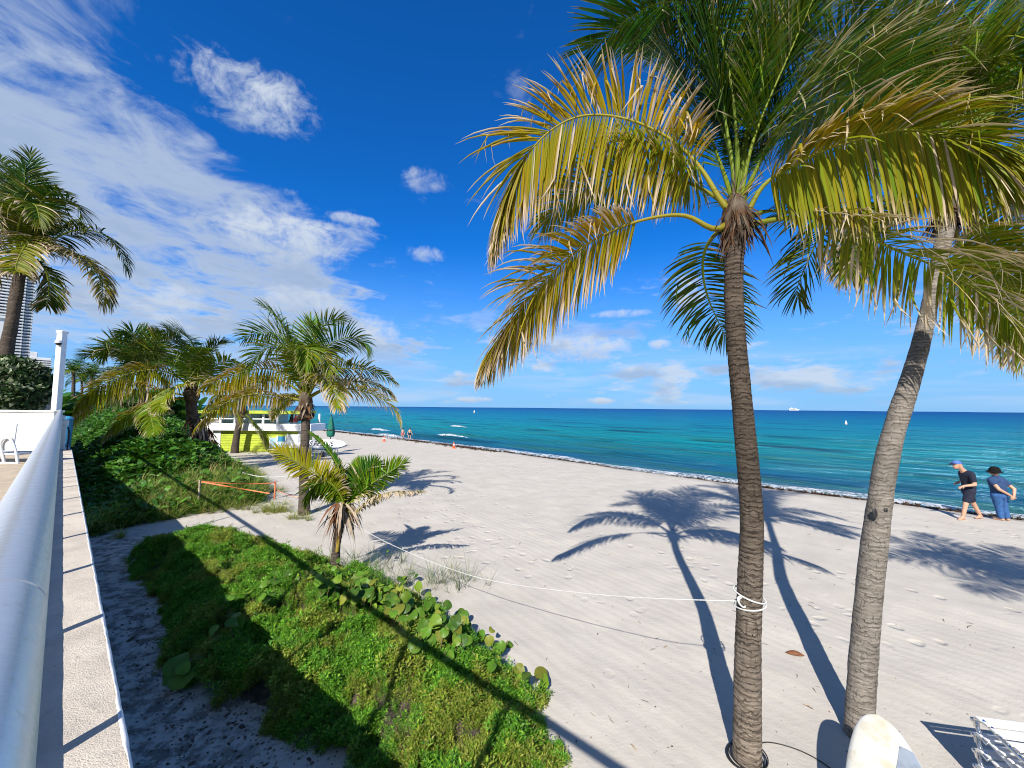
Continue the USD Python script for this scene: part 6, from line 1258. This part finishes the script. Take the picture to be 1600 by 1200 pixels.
def woman(o):
    J, B = {}, []; V = lambda x, y, z: o + np.array([x, y, z]); hc = V(-.06, .04, 1.50)
    J.update(head=(hc, .09), jaw=(hc + [0, .04, -.07], .062), back=(hc + [0, -.03, .02], .088), neck=(V(-.04, 0, 1.37), .055), nb=(V(-.03, 0, 1.30), .075), ch=(V(-.02, .01, 1.17), .145), cl=(V(-.13, .0, 1.20), .105), cr=(V(.11, .0, 1.18), .105), be=(V(0, 0, .98), .145), pe=(V(.02, 0, .80), .15),
             sl=(V(-.21, 0, 1.22), .062), el=(V(-.20, -.18, .98), .044), lw=(V(.08, -.22, .81), .028), sr=(V(.20, 0, 1.19), .062), er=(V(.28, -.17, .98), .044), rw=(V(.17, -.24, .80), .028),
             hl=(V(-.07, 0, .76), .105), kl=(V(.0, .02, .43), .066), la=(V(.03, 0, .085), .042), hr=(V(.11, 0, .76), .105), kr=(V(.17, .03, .42), .066), ra=(V(.21, 0, .085), .042))
    B += [('head', 'jaw'), ('head', 'back'), ('head', 'neck'), ('back', 'neck'), ('neck', 'nb'), ('nb', 'ch'), ('ch', 'cl'), ('ch', 'cr'), ('cl', 'sl'), ('cr', 'sr'), ('cl', 'cr'), ('ch', 'be'), ('cl', 'be'), ('cr', 'be'), ('be', 'pe'), ('pe', 'hl'), ('pe', 'hr'), ('sl', 'el'), ('el', 'lw'), ('sr', 'er'), ('er', 'rw'), ('hl', 'kl'), ('kl', 'la'), ('hr', 'kr'), ('kr', 'ra')]
    hand(J, B, J['lw'][0], np.array([.7, -.05, -.5]), np.array([.1, -1, 0]), 'l', curl=.9); hand(J, B, J['rw'][0], np.array([-.5, -.1, -.8]), np.array([.1, 1, 0]), 'r', curl=.9); foot(J, B, J['la'][0], np.array([-.25, 1, 0]), 'l'); foot(J, B, J['ra'][0], np.array([.15, 1, 0]), 'r')
    T = Thing('person', 'person in blue top and trousers looking at the sea, hands behind back', 'person', o)
    T.part('body', bones(J, B), M['skin'], smooth=True)
    S = {k: (p, r * 1.12 + .012) for k, (p, r) in J.items()}; mid = lambda a, b_, t: S[a][0] * (1 - t) + S[b_][0] * t
    S['sl2'] = (mid('sl', 'el', .35), .078); S['sr2'] = (mid('sr', 'er', .35), .078); S['hem'] = (V(.02, 0, .85), .175)
    T.part('shirt', bones(S, [('nb', 'ch'), ('ch', 'cl'), ('ch', 'cr'), ('cl', 'cr'), ('cl', 'sl'), ('cr', 'sr'), ('sl', 'sl2'), ('sr', 'sr2'), ('cl', 'be'), ('cr', 'be'), ('ch', 'be'), ('be', 'hem')]), M['blue_shirt'], smooth=True)
    S['la2'] = (J['la'][0] + [0, 0, .03], .075); S['ra2'] = (J['ra'][0] + [0, 0, .03], .075); S['kl'] = (S['kl'][0], .092); S['kr'] = (S['kr'][0], .092)
    T.part('trousers', bones(S, [('pe', 'hl'), ('pe', 'hr'), ('hl', 'kl'), ('kl', 'la2'), ('hr', 'kr'), ('kr', 'ra2')]), M['denim'], smooth=True)
    hr_ = trimesh.creation.icosphere(3, 1); v = np.array(hr_.vertices); v *= (1 + .12 * (meshkit.fbm(v * 4, 2, 3)[:, None] - .5)); v[:, 2] = np.where(v[:, 2] < 0, v[:, 2] * .9, v[:, 2]); T.part('hair', (v * [.130, .125, .125] + hc + [0, -.03, .02], np.array(hr_.faces)), M['hair'], smooth=True)
    T.part('hair_brim', lathe([(.11, .02), (.178, -.03), (.172, -.045), (.11, 0)], hc + [0, -.02, .0], 20), M['hair'], smooth=True)
    face(T, hc + [0, .03, -.01], np.array([0, 1, -.05]), .092, M['skin'])
def bather(o, sc, ph, lab, suit):
    J, B = {}, []; V = lambda x, y, z: o + np.array([x, y, z]) * sc; hc = V(.0, 0, 1.58)
    J.update(head=(hc, .10 * sc), jaw=(hc + np.array([-.02, 0, -.08]) * sc, .065 * sc), neck=(V(0, 0, 1.43), .055 * sc), ch=(V(0, 0, 1.27), .13 * sc), be=(V(0, 0, 1.05), .115 * sc), pe=(V(0, 0, .90), .13 * sc), sl=(V(-.17, 0, 1.33), .058 * sc), el=(V(-.23 - .05 * ph, -.06, 1.07), .04 * sc), lw=(V(-.20 - .10 * ph, -.12, .84), .028 * sc), sr=(V(.17, 0, 1.33), .058 * sc), er=(V(.25, .04, 1.08), .04 * sc), rw=(V(.27 + .1 * ph, -.04, .86), .028 * sc),
             hl=(V(-.08, 0, .84), .092 * sc), kl=(V(-.10 - .06 * ph, -.03, .47), .06 * sc), la=(V(-.10 - .02 * ph, .02, .09), .04 * sc), hr=(V(.08, 0, .84), .092 * sc), kr=(V(.11, -.02, .47), .06 * sc), ra=(V(.12 + .08 * ph, .03, .09), .04 * sc))
    B += [('head', 'jaw'), ('head', 'neck'), ('neck', 'ch'), ('ch', 'be'), ('be', 'pe'), ('pe', 'hl'), ('pe', 'hr'), ('ch', 'sl'), ('ch', 'sr'), ('sl', 'el'), ('el', 'lw'), ('sr', 'er'), ('er', 'rw'), ('hl', 'kl'), ('kl', 'la'), ('hr', 'kr'), ('kr', 'ra')]
    hand(J, B, J['lw'][0], np.array([-.1, -.2, -1]), np.array([0, 1, 0]), 'l'); hand(J, B, J['rw'][0], np.array([.1, -.2, -1]), np.array([0, 1, 0]), 'r'); foot(J, B, J['la'][0], np.array([-.4, -1, 0]), 'l'); foot(J, B, J['ra'][0], np.array([.2, -1, 0]), 'r')
    T = Thing('person', lab, 'person', o); T.part('body', bones(J, B, .03, 5), M['skin'], smooth=True); S = {k: (p, r * 1.1 + .008) for k, (p, r) in J.items()}; S['a'] = (V(-.09, 0, .74), .10 * sc); S['b'] = (V(.09, 0, .74), .10 * sc); T.part('swim_shorts', bones(S, [('pe', 'hl'), ('pe', 'hr'), ('hl', 'a'), ('hr', 'b')], .03, 5), M[suit], smooth=True)
    h_ = trimesh.creation.icosphere(2, 1); T.part('hair', (np.array(h_.vertices) * np.array([.115, .115, .10]) * sc + hc + np.array([0, .02, .05]) * sc, np.array(h_.faces)), M['hair'], smooth=True); face(T, hc, np.array([-.3, -1, 0]), .10 * sc, M['skin'])
man(on_sand(gnd(1515, 816, -.08)))
woman(on_sand(gnd(1563, 816, -.08)))
bather(on_sand(gnd(629, 686, -.2)), .66, 0.3, 'left of the two tiny far bathers at the water, in pink', 'pink')
bather(on_sand(gnd(640, 687, -.2)), .72, 1.0, 'right of the two tiny far bathers at the water, in dark trunks', 'navy')
